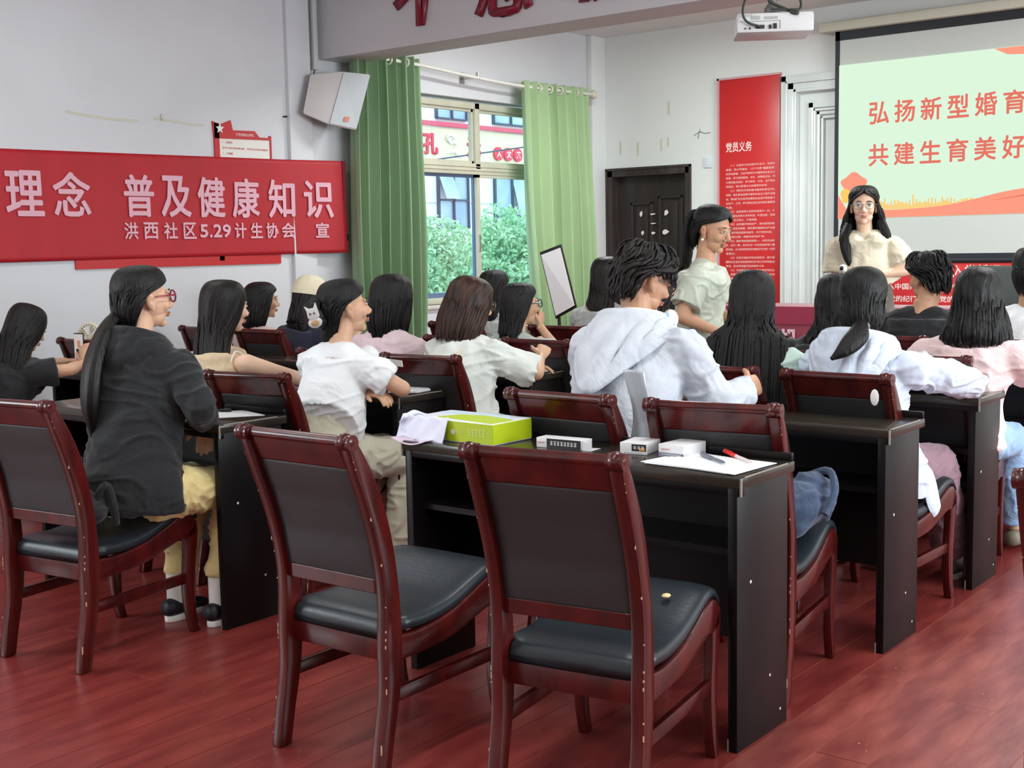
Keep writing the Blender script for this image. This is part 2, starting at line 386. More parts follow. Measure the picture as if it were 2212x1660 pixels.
# door ------------------------------------------------------------
DW = mat('door_darkwood', (42, 35, 34), .45, col2=(62, 50, 46), scale=4, stretch=(6, 6, .6), bump=.06, bscale=30)
DWD = mat('door_leaf', (40, 36, 38), .4, col2=(58, 47, 42), scale=3, stretch=(5, 5, .5), bump=.06)
dr = MB(); x0, x1, zt = -6.63, -5.74, 2.04
dr.box((x0, YF-.015, 0), (x0+.065, YF+.17, zt)).box((x1-.05, YF-.015, 0), (x1, YF+.17, zt)).box((x0, YF-.015, zt-.065), (x1, YF+.17, zt)).box((x0-.012, YF-.022, 0), (x0+.01, YF+.0, zt+.01)).box((x1-.01, YF-.022, 0), (x1+.012, YF, zt+.01)).box((x0-.012, YF-.022, zt-.01), (x1+.012, YF, zt+.015))
door = struct(dr.build('door_1', DW, bevel=.003))
leaf = MB().box((x0+.065, YF+.10, .01), (x1-.05, YF+.14, zt-.065)).build('door_leaf', DWD, door)
for (a, b_, c, e) in ((-6.43, -6.19, 1.18, 1.74), (-6.13, -5.87, 1.12, 1.79), (-6.43, -6.19, .25, .95), (-6.13, -5.87, .25, .92)):
    p = MB(); t = .028; y0, y1 = YF+.078, YF+.105
    p.box((a, y0, c), (b_, y1, c+t)).box((a, y0, e-t), (b_, y1, e)).box((a, y0, c), (a+t, y1, e)).box((b_-t, y0, c), (b_, y1, e)).box((a+.06, y0+.012, c+.06), (b_-.06, y1, e-.06))
    p.build('door_panel', DWD, leaf, bevel=.006)
MB().tube([(-5.85, YF+.10, 1.0), (-5.85, YF+.05, 1.0), (-5.93, YF+.05, 1.0)], .011).box((-5.87, YF+.085, .92), (-5.83, YF+.10, 1.12)).build('door_handle', METAL, leaf, smooth=True)
SCR = mat('torn_paper', (238, 226, 226), .8)
for (x, z, a, b_) in ((-6.31, 1.63, .028, .055), (-6.185, 1.625, .055, .016), (-6.04, 1.635, .042, .055), (-6.18, 1.54, .06, .01), (-6.295, 1.455, .03, .034), (-6.18, 1.452, .042, .022), (-6.05, 1.46, .07, .04)):
    pts = [(x+a*.5*cos(t)*(1+.25*sin(3*t+x*9)), z+b_*.5*sin(t)*(1+.3*cos(2*t+z*7))) for t in np.linspace(0, 2*pi, 9)[:-1]]
    pp = MB().prism(pts, YF+.074, YF+.0785, 'y').build('paper_scrap', SCR, door)
# marble niche mouldings between poster and screen ------------------
MARB = mat('white_marble', (214, 220, 218), .25, col2=(226, 231, 229), scale=2.5, spec=.5)
MARBV = mat('marble_groove', (176, 182, 182), .4)
fr = MB()
def ring(b, x0, x1, z1, t, y0, y1, mi=0, z0=0.):
    b.box((x0, y0, z0), (x0+t, y1, z1), mi).box((x1-t, y0, z0), (x1, y1, z1), mi).box((x0, y0, z1-t), (x1, y1, z1), mi)
nx1 = -.30
ring(fr, -4.83, nx1, 2.72, .05, YF-.075, YF); ring(fr, -4.785, nx1-.045, 2.675, .02, YF-.09, YF); ring(fr, -4.77, nx1-.06, 2.66, .055, YF-.07, YF); ring(fr, -4.715, nx1-.115, 2.605, .025, YF-.08, YF)
ring(fr, -4.60, nx1-.23, 2.49, .045, YF-.035, YF); ring(fr, -4.545, nx1-.285, 2.435, .02, YF-.06, YF); ring(fr, -4.525, nx1-.305, 2.415, .03, YF-.04, YF); ring(fr, -4.48, nx1-.35, 2.37, .018, YF-.05, YF)
o = struct(fr.build('trim_6', MARB, bevel=.004)); o['label'] = 'white marble stepped picture frame moulding behind the projection screen'
MB().box((-4.70, YF-.012, 0), (nx1-.13, YF-.002, 2.59)).build('marble_slab', MARB, o)
# ---------------------------------------------------------------- red poster by the door
RED = mat('poster_red', (206, 38, 40), .35, var=.04, scale=2, spec=.5)
REDT = mat('poster_text', (242, 196, 190), .6)
po = MB().box((-5.44, YF-.018, .05), (-4.865, YF-.004, 2.75)).build('wall_poster', [RED], None, bevel=.002)
tag(po, 'tall red wall poster with a white heading and dense small text right of the door', 'poster')
MB().box((-5.458, YF-.03, .03), (-5.438, YF-.002, 2.765)).box((-5.458, YF-.03, 2.748), (-4.855, YF-.002, 2.765)).build('poster_edge', mat('poster_edge', (206, 160, 165), .5), po)
text('党员义务', .25, .085, mat('poster_heading', (250, 240, 236), .6), M=front_M(-5.375, YF-.0195, 2.13), parent=po, bold=.012)
duty = ['　（一）认真学习马克思列宁主义、毛泽东', '思想、邓小平理论、“三个代表”重要思想、', '科学发展观、习近平新时代中国特色社会主义', '思想，学习党的路线、方针、政策和决议，学', '习党的基本知识，学习科学、文化、法律和业', '务知识，努力提高为人民服务的本领。',
 '　（二）贯彻执行党的基本路线和各项方针、', '政策，带头参加改革开放和社会主义现代化建', '设，带动群众为经济发展和社会进步艰苦奋斗', '在生产、工作、学习和社会生活中起先锋模范', '作用。',
 '　（三）坚持党和人民的利益高于一切，个', '人利益服从党和人民的利益，吃苦在前，享受', '在后，克己奉公，多做贡献。', '　（四）自觉遵守党的纪律，首先是党的政', '治纪律和政治规矩，模范遵守国家的法律法规', '严格保守党和国家的秘密，执行党的决定，', '服从组织分配，积极完成党的任务。',
 '　（五）维护党的团结和统一，对党忠诚老', '实，言行一致，坚决反对一切派别组织和小集', '团活动，反对阳奉阴违的两面派行为和一切阴', '谋诡计。', '　（六）切实开展批评和自我批评，勇于揭', '露和纠正违反党的原则的言行和工作中的缺点', '错误，坚决同消极腐败现象作斗争。',
 '　（七）密切联系群众，向群众宣传党的主', '张，遇事同群众商量，及时向党反映群众的意', '见和要求，维护群众的正当利益。', '　（八）发扬社会主义新风尚，带头实践社', '会主义核心价值观和社会主义荣辱观，提倡共', '产主义道德，弘扬中华民族传统美德。']
pt = MB()
z = 2.005
for ln in duty:
    n = len(ln.replace('　', '')); ind = .045 if ln[0] == '　' else 0
    wdt = min(.475-ind, n*.0235)
    text(ln.replace('　', ''), wdt, .021, REDT, name='text_line', parent=po, M=front_M(-5.375+ind, YF-.0195, z), res=1, bold=.012); z -= .0362
# lower oath poster under the screen
po2 = MB().box((-4.30, YF-.10, .45), (-2.76, YF-.088, 1.20)).build('oath_poster', RED, None, bevel=.002)
tag(po2, 'wide red oath poster with white characters below the projection screen', 'poster')
HD = mat('poster_heading', (250, 240, 236), .6)
text('入党誓词', .36, .095, HD, M=front_M(-3.36, YF-.1015, 1.055), parent=po2, bold=.004)
for k, ln in enumerate(['我志愿加入中国共产党，拥护党的纲领，遵守党的章程', '决定，严守党的纪律，保守党的秘密，对党忠诚，积极', '时准备为党和人民牺牲一切，永不叛党。']):
    n = len(ln); text(ln, n*.0585, .052, HD, name='text_line', M=front_M([-4.13, -4.18, -4.12][k]+.02, YF-.1015, .955-.098*k), parent=po2, bold=.010)
# ---------------------------------------------------------------- projection screen
SB = mat('screen_black', (30, 34, 42), .6)
SG = mat('screen_fabric', (196, 202, 196), .8)
scn = thing('projection_screen', 'large pull-down projection screen with black borders showing a red and green slide', 'screen', (-2.6, 9.7, 0))
def rel(o, p): o.location = -Vector(p); return o
SC = (-2.6, 9.7, 0)
rel(MB().box((-4.30, 9.715, 1.235), (-.9, 9.719, 3.0)).build('screen_fabric', SG, scn), SC)
rel(MB().box((-4.335, 9.712, 1.20), (-4.297, 9.72, 3.02)).box((-.9, 9.712, 1.20), (-.862, 9.72, 3.02)).box((-4.335, 9.712, 2.948), (-.862, 9.72, 3.03)).box((-4.335, 9.712, 1.205), (-.862, 9.72, 1.238)).build('screen_border', SB, scn), SC)
rel(MB().tube([(-4.37, 9.72, 1.185), (-.83, 9.72, 1.185)], .022).build('bottom_bar', SB, scn, smooth=True), SC)
hs = MB(); hs.box((-4.47, 9.67, 3.02), (-.73, 9.77, 3.10)); rel(hs.build('screen_housing', mat('cream_housing', (206, 206, 190), .5), scn, bevel=.02), SC)
SL = emis('slide_mint', (222, 248, 222), 1.0)
sl = rel(MB().box((-4.30, 9.711, 1.527), (-1.3, 9.7135, 2.752)).build('slide', SL, scn), SC)
CORAL = emis('slide_coral', (232, 120, 104), 1.); PEACH = emis('slide_peach', (255, 158, 132), 1.); GOLD = emis('slide_gold', (255, 206, 110), 1.); PALE = emis('slide_pale', (236, 244, 222), 1.)
def slidepoly(pts, m, y=9.710, name='slide_shape'):
    return MB().prism(pts, y, y+.0008, 'y').build(name, m, sl)
hill = [(-4.30, 1.528), (-4.30, 1.72)]+[(x, 1.60+.02*sin(x*9)) for x in np.linspace(-4.22, -3.95, 6)]+[(x, 1.585+.15/(1+math.exp(-(x+3.15)*6))+.0) for x in np.linspace(-3.9, -2.4, 24)]+[(x, 1.735-.12*(x+2.4)/1.1) for x in np.linspace(-2.3, -1.3, 8)]+[(-1.3, 1.528)]
slidepoly(hill, PEACH)
gb = MB()
for i in range(60):
    x = -4.02+i*.0135; h = .02+.05*abs(sin(i*1.7))*(.4+.6*abs(sin(i*.31))); gb.box((x, 9.7103, 1.59), (x+.011, 9.711, 1.60+h+(.03 if i % 17 == 8 else 0)))
gb.build('skyline', GOLD, sl)
slidepoly([(-4.165+.105*cos(t)*(1+.12*sin(5*t)), 1.80+.09*sin(t)*(1+.1*cos(4*t))) for t in np.linspace(-.1, pi+.2, 18)]+[(-4.2, 1.72), (-4.1, 1.75)], PEACH, 9.7095)
slidepoly([(-4.235+.04*cos(t)*(1+.2*sin(3*t)), 1.71+.06*sin(t)) for t in np.linspace(0, 2*pi, 14)[:-1]], GOLD, 9.7090)
slidepoly([(-3.08, 2.75), (-2.98, 2.70), (-2.80, 2.685), (-2.5, 2.70), (-2.2, 2.66), (-1.7, 2.60), (-1.3, 2.5), (-1.3, 2.75)], PEACH)
slidepoly([(-3.1, 1.63), (-2.75, 1.68), (-2.4, 1.69), (-2.76, 1.665)], CORAL, 9.7092)
for i, (row, zz) in enumerate((('弘扬新型婚育新风尚', 2.265), ('共建生育美好新家园', 1.935))):
    for j, ch in enumerate(row):
        text(ch, .165, .175, CORAL, name='slide_character', M=front_M(-4.045+j*.208, 9.7093, zz), parent=sl, heavy=.0035, res=3)
for ch in list(sl.children):
    pass
for ch in sl.children: ch.location = (0, 0, 0)
# ---------------------------------------------------------------- projector
PM_ = mat('projector_white', (214, 214, 214), .4)
pj = thing('projector', 'white ceiling projector with dark cables hanging from a mount in front of the beam', 'projector', (-2.76, 5.48, 2.36), radians(33))
MB().box((-.175, -.125, -.045), (.175, .125, .045)).build('projector_body', PM_, pj, bevel=.012)
vb = MB()
for i in range(7): vb.box((.176, -.08+i*.02, -.02), (.178, -.072+i*.02, .03))
vb.build('vent', mat('vent_grey', (170, 172, 172), .6), pj)
MB().box((-.16, -.1275, .004), (.02, -.1255, .008)).box((.02, -.1275, -.03), (.024, -.1255, .008)).box((-.11, -.1275, .014), (-.07, -.126, .03)).box((-.05, -.1275, .014), (.01, -.126, .026)).build('panel_line', mat('vent_grey', (170, 172, 172), .6), pj)
MB().box((-.09, -.132, -.028), (-.05, -.125, -.012)).box((-.03, -.130, -.030), (-.018, -.125, -.012)).box((-.01, -.130, -.030), (.006, -.125, -.006)).box((-.12, -.13, -.03), (-.112, -.125, -.022)).box((-.14, -.13, -.03), (-.134, -.125, -.022)).build('sockets', BLACK, pj)
print_row('abcdef', .06, .010, mat('vent_grey', (170, 172, 172), .6), plane_M((-.165, -.1262, .026), (1, 0, 0), (0, 0, 1)), pj)
MB().tube([(0, 0, .04), (0, 0, .89)], .02).ball((0, 0, .07), .04).box((-.06, -.05, .045), (.06, .05, .055)).build('ceiling_mount', mat('mount_grey', (120, 122, 122), .5, metal=.5), pj, smooth=True)
cb = MB()
cb.tube(catmull([(-.02, -.02, .3), (-.12, -.1, .14), (-.15, -.14, .05), (-.13, -.15, -.0), (-.07, -.135, -.02)], 20), .0055)
cb.tube(catmull([(.02, .0, .3), (.10, -.06, .16), (.12, -.08, .07), (.07, -.11, .055), (-.02, -.12, .06)], 20), .006)
cb.tube(catmull([(-.02, 0, .25), (.03, -.08, .18), (-.03, -.09, .11), (.05, -.1, .06), (.09, -.13, .035)], 20), .007)
cb.tube([(.07, -.12, .045), (.10, -.14, .035)], .011)
cb.build('cable', mat('cable_dark', (52, 56, 50), .5), pj, smooth=True)
# ---------------------------------------------------------------- beam slogan
MAR = mat('maroon_acrylic', (128, 22, 46), .3)
for ch, xx, zb, wd in (('不', -5.94, 2.815, .48), ('忘', -5.23, 2.79, .46), ('初', -4.50, 2.785, .46)):
    t = text(ch, wd, .43, MAR, name='slogan_character', M=front_M(xx, 6.265, zb), bold=.026, res=3)
    md = t.modifiers.new('s', 'SOLIDIFY'); md.thickness = .018; md.offset = 0
    tag(t, {'不': 'maroon raised character at the left end of the beam slogan', '忘': 'maroon raised character in the middle of the visible beam slogan', '初': 'maroon raised character just above the window on the beam, mostly cut off'}.get(ch, 'maroon raised character on the beam beyond the picture edge'), 'lettering', 'slogan characters on the beam')
# ---------------------------------------------------------------- red banner on the left wall
BAN = mat('banner_red', (176, 20, 34), .6, var=.06, scale=2.5, stretch=(1, 2, .6), bump=.25, bscale=7, spec=.5)
bt = mat('banner_text', (222, 170, 184), .7)
def bz(y):   # slack: top edge sags a little
    s = (y-3.2)/3.2
    return 1.955+.035*s
def banner_pt(u, v):
    y = .2+u*6.2; s = np.clip((y-3.2)/3.2, -1, 1)
    top = 1.955+.035*s; bot = 1.318+.018*s
    z = bot+(top-bot)*v
    x = XL+.020+.008*np.sin(y*2.3+v*1.4)*(.4+.6*v)+.002*np.sin(y*9+v*5)*np.clip((y-5.2)/1.2, 0, 1)+np.clip((y-5.9)/.5, 0, 1)*.085
    return np.stack([x, y, z], -1)
V, F = grid(banner_pt, 180, 24, .002)
ban = mk('banner', V, F, BAN, smooth=True)
tag(ban, 'long red cloth banner with pale characters stretched along the left wall', 'banner')
def banner_text(s, y0, y1, z0, z1, bold=.0055):
    t = text(s, y1-y0, z1-z0, bt, M=left_M(0, y0, z0), heavy=bold, parent=ban, res=2)
    me = t.data; n = len(me.vertices); co = np.empty(n*3); me.vertices.foreach_get('co', co); co = co.reshape(-1, 3)
    u = (co[:, 1]-.2)/6.2; s_ = np.clip((co[:, 1]-3.2)/3.2, -1, 1); v = (co[:, 2]-(1.318+.018*s_))/(.637+.017*s_)
    co[:, 0] = banner_pt(u, v)[:, 0]+.009+co[:, 0]*.5; me.vertices.foreach_set('co', co.ravel()); me.update()
for ch, a, b_ in (('理', 3.82, 4.06), ('念', 4.12, 4.37), ('普', 4.60, 4.82), ('及', 4.87, 5.10), ('健', 5.15, 5.37), ('康', 5.43, 5.66), ('知', 5.74, 5.97), ('识', 6.04, 6.285)):
    banner_text(ch, a, b_, 1.583, 1.845)
for ch, a, b_ in (('婚', 2.6, 2.84), ('育', 2.9, 3.14), ('新', 3.2, 3.44)): banner_text(ch, a, b_, 1.583, 1.845)
for ch, a, b_ in (('洪', 4.59, 4.69), ('西', 4.73, 4.84), ('社', 4.88, 4.985), ('区', 5.03, 5.13), ('计', 5.44, 5.54), ('生', 5.575, 5.68), ('协', 5.71, 5.82), ('会', 5.85, 5.965), ('宣', 6.13, 6.24)):
    banner_text(ch, a, b_, 1.445, 1.55, .0022)
banner_text('5.29', 5.16, 5.41, 1.452, 1.54, .003)
MB().box((XL+.09, 6.38, 1.335), (XL+.105, 6.41, 1.99)).build('banner_rod', mat('dark_red_hem', (120, 20, 36), .6), ban)
MB().box((XL+.088, 6.395, 1.42), (XL+.11, 6.42, 1.47)).build('clip', BLACK, ban)
# notice board on the wall behind the banner
nb = thing('notice_board', 'red and white framed notice board half hidden behind the banner', 'notice board', (XL, 5.0, 1.28))
NB = (XL, 5.0, 1.28)
rel(MB().box((XL+.0, 4.25, 1.27), (XL+.014, 5.85, 1.345)).box((XL, 5.32, 1.3), (XL+.014, 5.36, 2.2)).box((XL, 5.79, 1.3), (XL+.012, 5.806, 2.14)).prism([(5.31, 2.21), (5.37, 2.19), (5.46, 2.225), (5.475, 2.16), (5.66, 2.165), (5.70, 2.125), (5.80, 2.125), (5.80, 2.11), (5.32, 2.10)], XL, XL+.014, 'x').build('red_frame', mat('board_red', (190, 36, 40), .4), nb), NB)
rel(MB().box((XL, 5.36, 1.3), (XL+.008, 5.80, 2.12)).build('board_panel', mat('board_cream', (232, 226, 220), .5), nb), NB)
star = []
for i in range(10):
    a = pi/2+i*pi/5; r = .036 if i % 2 == 0 else .015; star.append((5.365+r*cos(a), 2.165+r*sin(a)))
rel(MB().prism(star, XL+.014, XL+.018, 'x').build('star', WHITE, nb), NB)
tl = mat('board_red', (190, 36, 40), .4)
for (a, b_, z_, h, s) in ((5.385, 5.47, 2.07, .016, '一、主要职责'), (5.385, 5.775, 2.035, .014, '宣传计划生育政策法规　开展优生优育咨询服务'), (5.385, 5.47, 1.998, .016, '二、工作制度')):
    rel(text(s, b_-a, h, tl, name='text_line', M=left_M(XL+.009, a, z_), parent=nb, bold=.01), NB)
rel(text('计生协会公开栏', .15, .02, mat('poster_heading', (250, 240, 236), .6), M=left_M(XL+.0145, 5.50, 2.125), parent=nb), NB)
# cable, peeling marks and a nail on the walls: small things of the place
tape = mat('old_tape', (206, 202, 186), .7)
for pts in ([(4.25, 2.19), (4.4, 2.175), (4.6, 2.165), (4.75, 2.168)], [(4.86, 2.19), (5.0, 2.185), (5.15, 2.17), (5.25, 2.172)]):
    b = MB()
    for i in range(len(pts)-1): b.add([(XL+.002, pts[i][0], pts[i][1]), (XL+.002, pts[i+1][0], pts[i+1][1]), (XL+.002, pts[i+1][0], pts[i+1][1]+.016), (XL+.002, pts[i][0], pts[i][1]+.016)], [(0, 1, 2, 3)])
    o = b.build('tape_residue', tape, fix=False); tag(o, 'faint beige strip of old tape on the wall, %s' % ('left of the cream blob' if pts[0][0] < 4.5 else 'just under the cream blob'), 'tape', 'old tape strips')
tag(MB().ball((XL+.008, 4.92, 2.21), (.008, .010, .022), 8).build('plaster_scrap', tape, smooth=True), 'small cream blob stuck on the wall above the banner', 'putty')
tag(MB().tube([(XL, 5.93, 2.28), (XL+.03, 5.94, 2.28)], .006, 6).build('nail', BLACK), 'small dark nail sticking out of the left wall beside the column', 'nail')
sw = MB().box((-5.60, YF-.012, 2.01), (-5.52, YF, 2.10)).build('switch_plate', mat('switch', (214, 222, 226), .4), bevel=.003); tag(sw, 'small pale switch plate on the wall between door and poster', 'switch')
wm = mat('wall_residue', (206, 204, 180), .8)
for (x, z, h) in ((-6.49, 2.24, .12), (-6.30, 2.22, .12), (-6.05, 2.24, .11), (-5.98, 2.26, .08), (-5.97, 2.56, .12)):
    tag(MB().box((x, YF-.002, z-h/2), (x+.022, YF, z+h/2)).build('glue_mark', wm), {-6.49: 'leftmost narrow glue mark on the wall above the door', -6.30: 'second narrow glue mark from the left above the door', -6.05: 'taller glue mark above the right half of the door', -5.98: 'short glue mark at the right above the door', -5.97: 'lone glue mark high on the wall above the door'}[x], 'stain', 'glue marks above the door')
pn = MB(); pn.tube([(-5.70, YF-.003, 2.30), (-5.64, YF-.003, 2.33), (-5.59, YF-.003, 2.31), (-5.54, YF-.003, 2.315)], .003, 5).tube([(-5.66, YF-.003, 2.27), (-5.64, YF-.003, 2.35)], .003, 5)
tag(pn.build('pencil_scribble', mat('scribble', (110, 120, 110), .8)), 'short dark scribble on the wall between door and poster', 'scribble')
# ---------------------------------------------------------------- loudspeaker
sp = thing('loudspeaker', 'white trapezoid loudspeaker bracketed to the wall above the banner end', 'loudspeaker', (XL, 6.25, 2.4))
SPW = mat('speaker_white', (206, 200, 198), .5); SPG = mat('speaker_grille', (196, 200, 204), .6, bump=.4, bscale=300)
SP = (XL, 6.25, 2.4)
def hexa(A, B): return [*A, *B], [(0,1,2,3), (7,6,5,4), (0,4,5,1), (1,5,6,2), (2,6,7,3), (3,7,4,0)]
# cabinet: front face points to +X/+Y, tilted down
FT = [Vector((-6.45, 6.275, 2.60)), Vector((-6.36, 6.46, 2.585)), Vector((-6.42, 6.36, 2.19)), Vector((-6.50, 6.165, 2.225))]   # tl tr br bl seen from the room
BT = [Vector((-6.60, 6.10, 2.575)), Vector((-6.66, 6.42, 2.57)), Vector((-6.68, 6.35, 2.24)), Vector((-6.59, 6.01, 2.30))]
rel(MB().add(*hexa(FT, BT)).build('cabinet', SPW, sp, bevel=.012), SP)
nrm = (FT[1]-FT[0]).cross(FT[3]-FT[0]).normalized()
if nrm.x < 0: nrm = -nrm
c = sum(FT, Vector())/4
G = [c+(p-c)*.94+nrm*.002 for p in FT]; G2 = [p+nrm*.006 for p in G]
rel(MB().add(*hexa(G2, G)).build('grille', SPG, sp), SP)
lx = (FT[1]-FT[0]).normalized(); lz = (FT[0]-FT[3]).normalized(); lo = FT[3]+lx*.10+lz*.035+nrm*.0085
rel(MB().add(*hexa([lo, lo+lx*.035, lo+lx*.035+lz*.035, lo+lz*.035], [p-nrm*.002 for p in [lo, lo+lx*.035, lo+lx*.035+lz*.035, lo+lz*.035]])).build('badge', mat('badge_orange', (214, 120, 96), .4), sp), SP)
rel(MB().box((XL, 6.2, 2.36), (-6.62, 6.28, 2.44)).build('bracket', METAL, sp), SP)
rel(MB().tube(catmull([(XL+.045, 6.2, 2.62), (XL+.04, 6.16, 2.5), (XL+.04, 6.12, 2.42), (XL+.06, 6.16, 2.38)], 14), .005).build('cable', mat('cable_dark', (52, 56, 50), .5), sp, smooth=True), SP)
# ---------------------------------------------------------------- curtain rod and curtains
RODM = mat('rod_white', (224, 222, 214), .35)
RP = [(-6.53, 6.30, 2.745), (-6.53, 7.1, 2.735), (-6.53, 7.84, 2.70), (-6.53, 8.49, 2.685), (-6.53, 9.42, 2.70)]
rod = thing('curtain_rod', 'white curtain rod with a ball end above the window', 'curtain rod', (-6.53, 7.9, 2.7)); RC = (-6.53, 7.9, 2.7)
rel(MB().tube(catmull(RP, 24), .014, 10).build('rod', RODM, rod, smooth=True), RC)
rel(MB().ball((-6.53, 9.46, 2.70), .042, 14).tube([(-6.53, 9.41, 2.70), (-6.53, 9.44, 2.70)], .024, 10).build('finial', mat('finial', (214, 206, 190), .3), rod, smooth=True), RC)
rel(MB().tube([(-6.53, 7.84, 2.70), (XL, 7.84, 2.71)], .008, 8).box((XL, 7.81, 2.67), (XL+.006, 7.87, 2.76)).tube([(-6.53, 7.84, 2.69), (-6.53, 7.84, 2.745)], .017, 10).build('bracket', METAL, rod, smooth=False), RC)
CURL = mat('curtain_green', (146, 176, 136), .85, var=.04, scale=3, bump=.1, bscale=200, sheen=.3)
CURR = mat('curtain_green_light', (182, 210, 160), .85, var=.04, scale=3, bump=.1, bscale=200, sheen=.3)
for m_ in (CURL, CURR):
    b = m_.node_tree.nodes['Principled BSDF']; nt = m_.node_tree
    tl_ = nt.nodes.new('ShaderNodeBsdfTranslucent'); tl_.inputs[0].default_value = (.42, .55, .34, 1); mx_ = nt.nodes.new('ShaderNodeMixShader'); mx_.inputs[0].default_value = .15
    nt.links.new(b.outputs[0], mx_.inputs[1]); nt.links.new(tl_.outputs[0], mx_.inputs[2]); nt.links.new(mx_.outputs[0], nt.nodes['Material Output'].inputs[0])
def rod_z(y): return np.interp(y, [p[1] for p in RP], [p[2] for p in RP])
def curtain(name, label, ya, yb, npl, m, flare, seed, group, rings):
    root = thing(name, label, 'curtain', (-6.53, (ya+yb)/2, 0), group=group); base = (-6.53, (ya+yb)/2, 0)
    r = np.random.default_rng(seed); ph = r.uniform(0, .5, 12)
    def fn(u, v):
        z0 = .06; 
        uu = u+.018*np.sin(u*2*pi*3+1)*(1-v*.4)
        a, b = ya+flare[0]*(1-v)**1.2, yb+flare[1]*(1-v)**1.2
        y = a+(b-a)*uu
        ztop = rod_z(y)+.045
        z = z0+(ztop-z0)*v
        amp = .055+.022*(1-v)
        wv = np.sin(u*2*pi*npl+.5*np.sin(u*9)+.35*(1-v)*np.sin(u*5+v*3))
        x = -6.53+amp*wv+.012*np.sin(u*2*pi*npl*2+v*2)*(1-v)+.02*(1-v)*np.sin(v*7+u*4)
        y = y+.018*np.cos(u*2*pi*npl)
        return np.stack([x, y, z], -1)
    V, F = grid(fn, npl*18, 60, .003)
    rel(mk('cloth', V, F, m, root, smooth=True), base)
    g = mat('grommet', (222, 216, 200), .25)
    for y in rings:
        z = float(rod_z(y)); a = np.linspace(0, 2*pi, 21)
        rel(MB().tube([(-6.53+.030*cos(t)*.9, y+.030*cos(t)*.25, z+.030*sin(t)) for t in a], .008, 6).build('grommet', g, root, smooth=True), base)
curtain('curtain', 'gathered green curtain on the left side of the window behind the loudspeaker', 6.42, 7.12, 7, CURL, (-.06, .02), 1, 'window curtains', (6.6, 6.82, 7.0))
curtain('curtain', 'lighter green eyelet curtain hanging on the right side of the window', 8.40, 9.34, 7, CURR, (.13, .16), 5, 'window curtains', (8.47, 8.64, 8.80, 8.95, 9.18))
# ---------------------------------------------------------------- tilted white panel on a stand before the curtain
ea = thing('display_panel', 'white rectangular panel with black frame tilted on a black stand before the right curtain', 'panel', (-5.9, 7.95, 0)); EB = (-5.9, 7.95, 0)
tr_, tl2, bl, br = Vector((-5.80, 7.93, 1.365)), Vector((-6.0, 7.89, 1.30)), Vector((-5.90, 7.985, .774)), Vector((-5.70, 7.99, .869))
tl2 = Vector((-5.985, 7.90, 1.305))
nrm = (tr_-tl2).cross(bl-tl2).normalized()
if nrm.y > 0: nrm = -nrm
q = [tl2, tr_, br, bl]; cc = sum(q, Vector())/4
rel(MB().add(*hexa([p-nrm*.0 for p in q], [p-nrm*.02 for p in q])).build('frame', BLACK, ea, bevel=.003), EB)
qi = [cc+(p-cc)*.91+nrm*.003 for p in q]
rel(MB().add(*hexa(qi, [p-nrm*.002 for p in qi])).build('white_panel', mat('panel_white', (250, 247, 250), .5, emit=0), ea), EB)
rel(MB().tube([(-5.88, 8.0, .84), (-5.88, 8.02, .55), (-5.88, 8.02, .05)], .014, 8).tube([(-5.88, 8.02, .3), (-6.1, 8.1, .01)], .010, 6).tube([(-5.88, 8.02, .3), (-5.66, 8.1, .01)], .010, 6).tube([(-5.88, 8.02, .3), (-5.88, 7.8, .01)], .010, 6).build('stand', BLACK, ea, smooth=True), EB)
# ---------------------------------------------------------------- podium table with maroon cloth
VEL = mat('maroon_velvet', (132, 26, 52), .55, var=.1, scale=5, sheen=.4)
pd = thing('podium_table', 'front table covered by a maroon cloth with a pale character, behind the audience', 'table', (-3.4, 8.3, 0)); PB = (-3.4, 8.3, 0)
rel(MB().box((-4.55, 8.04, .0), (-2.2, 8.55, .90)).build('cloth', VEL, pd, bevel=.025), PB)
rel(MB().box((-4.56, 8.035, .78), (-2.19, 8.04, .902)).build('cloth_band', mat('maroon_band', (150, 44, 72), .5), pd), PB)
rel(text('湖', .165, .15, mat('podium_text', (226, 196, 206), .6), M=front_M(-4.03, 8.032, .60), parent=pd, bold=.03), PB)
oc = thing('office_chair', 'dark grey high-backed office chair behind the front table at right', 'chair', (-2.72, 8.95, 0)); OB = (-2.72, 8.95, 0)
LG = mat('office_leather', (58, 64, 62), .4)
rel(MB().box((-3.0, 8.9, .55), (-2.45, 8.99, 1.16)).build('backrest', LG, oc, bevel=.04), OB)
rel(MB().box((-3.0, 8.95, .42), (-2.45, 9.4, .52)).build('seat', LG, oc, bevel=.035), OB)
rel(MB().tube([(-2.72, 9.17, .42), (-2.72, 9.17, .08)], .03).box((-3.0, 9.15, .03), (-2.44, 9.2, .07)).box((-2.75, 8.9, .03), (-2.7, 9.45, .07)).build('base', BLACK, oc), OB)
for yy, a in ((8.92, 1), (9.43, 1)): rel(MB().ball((-2.72, yy, .028), .028, 8).build('caster', BLACK, oc), OB)
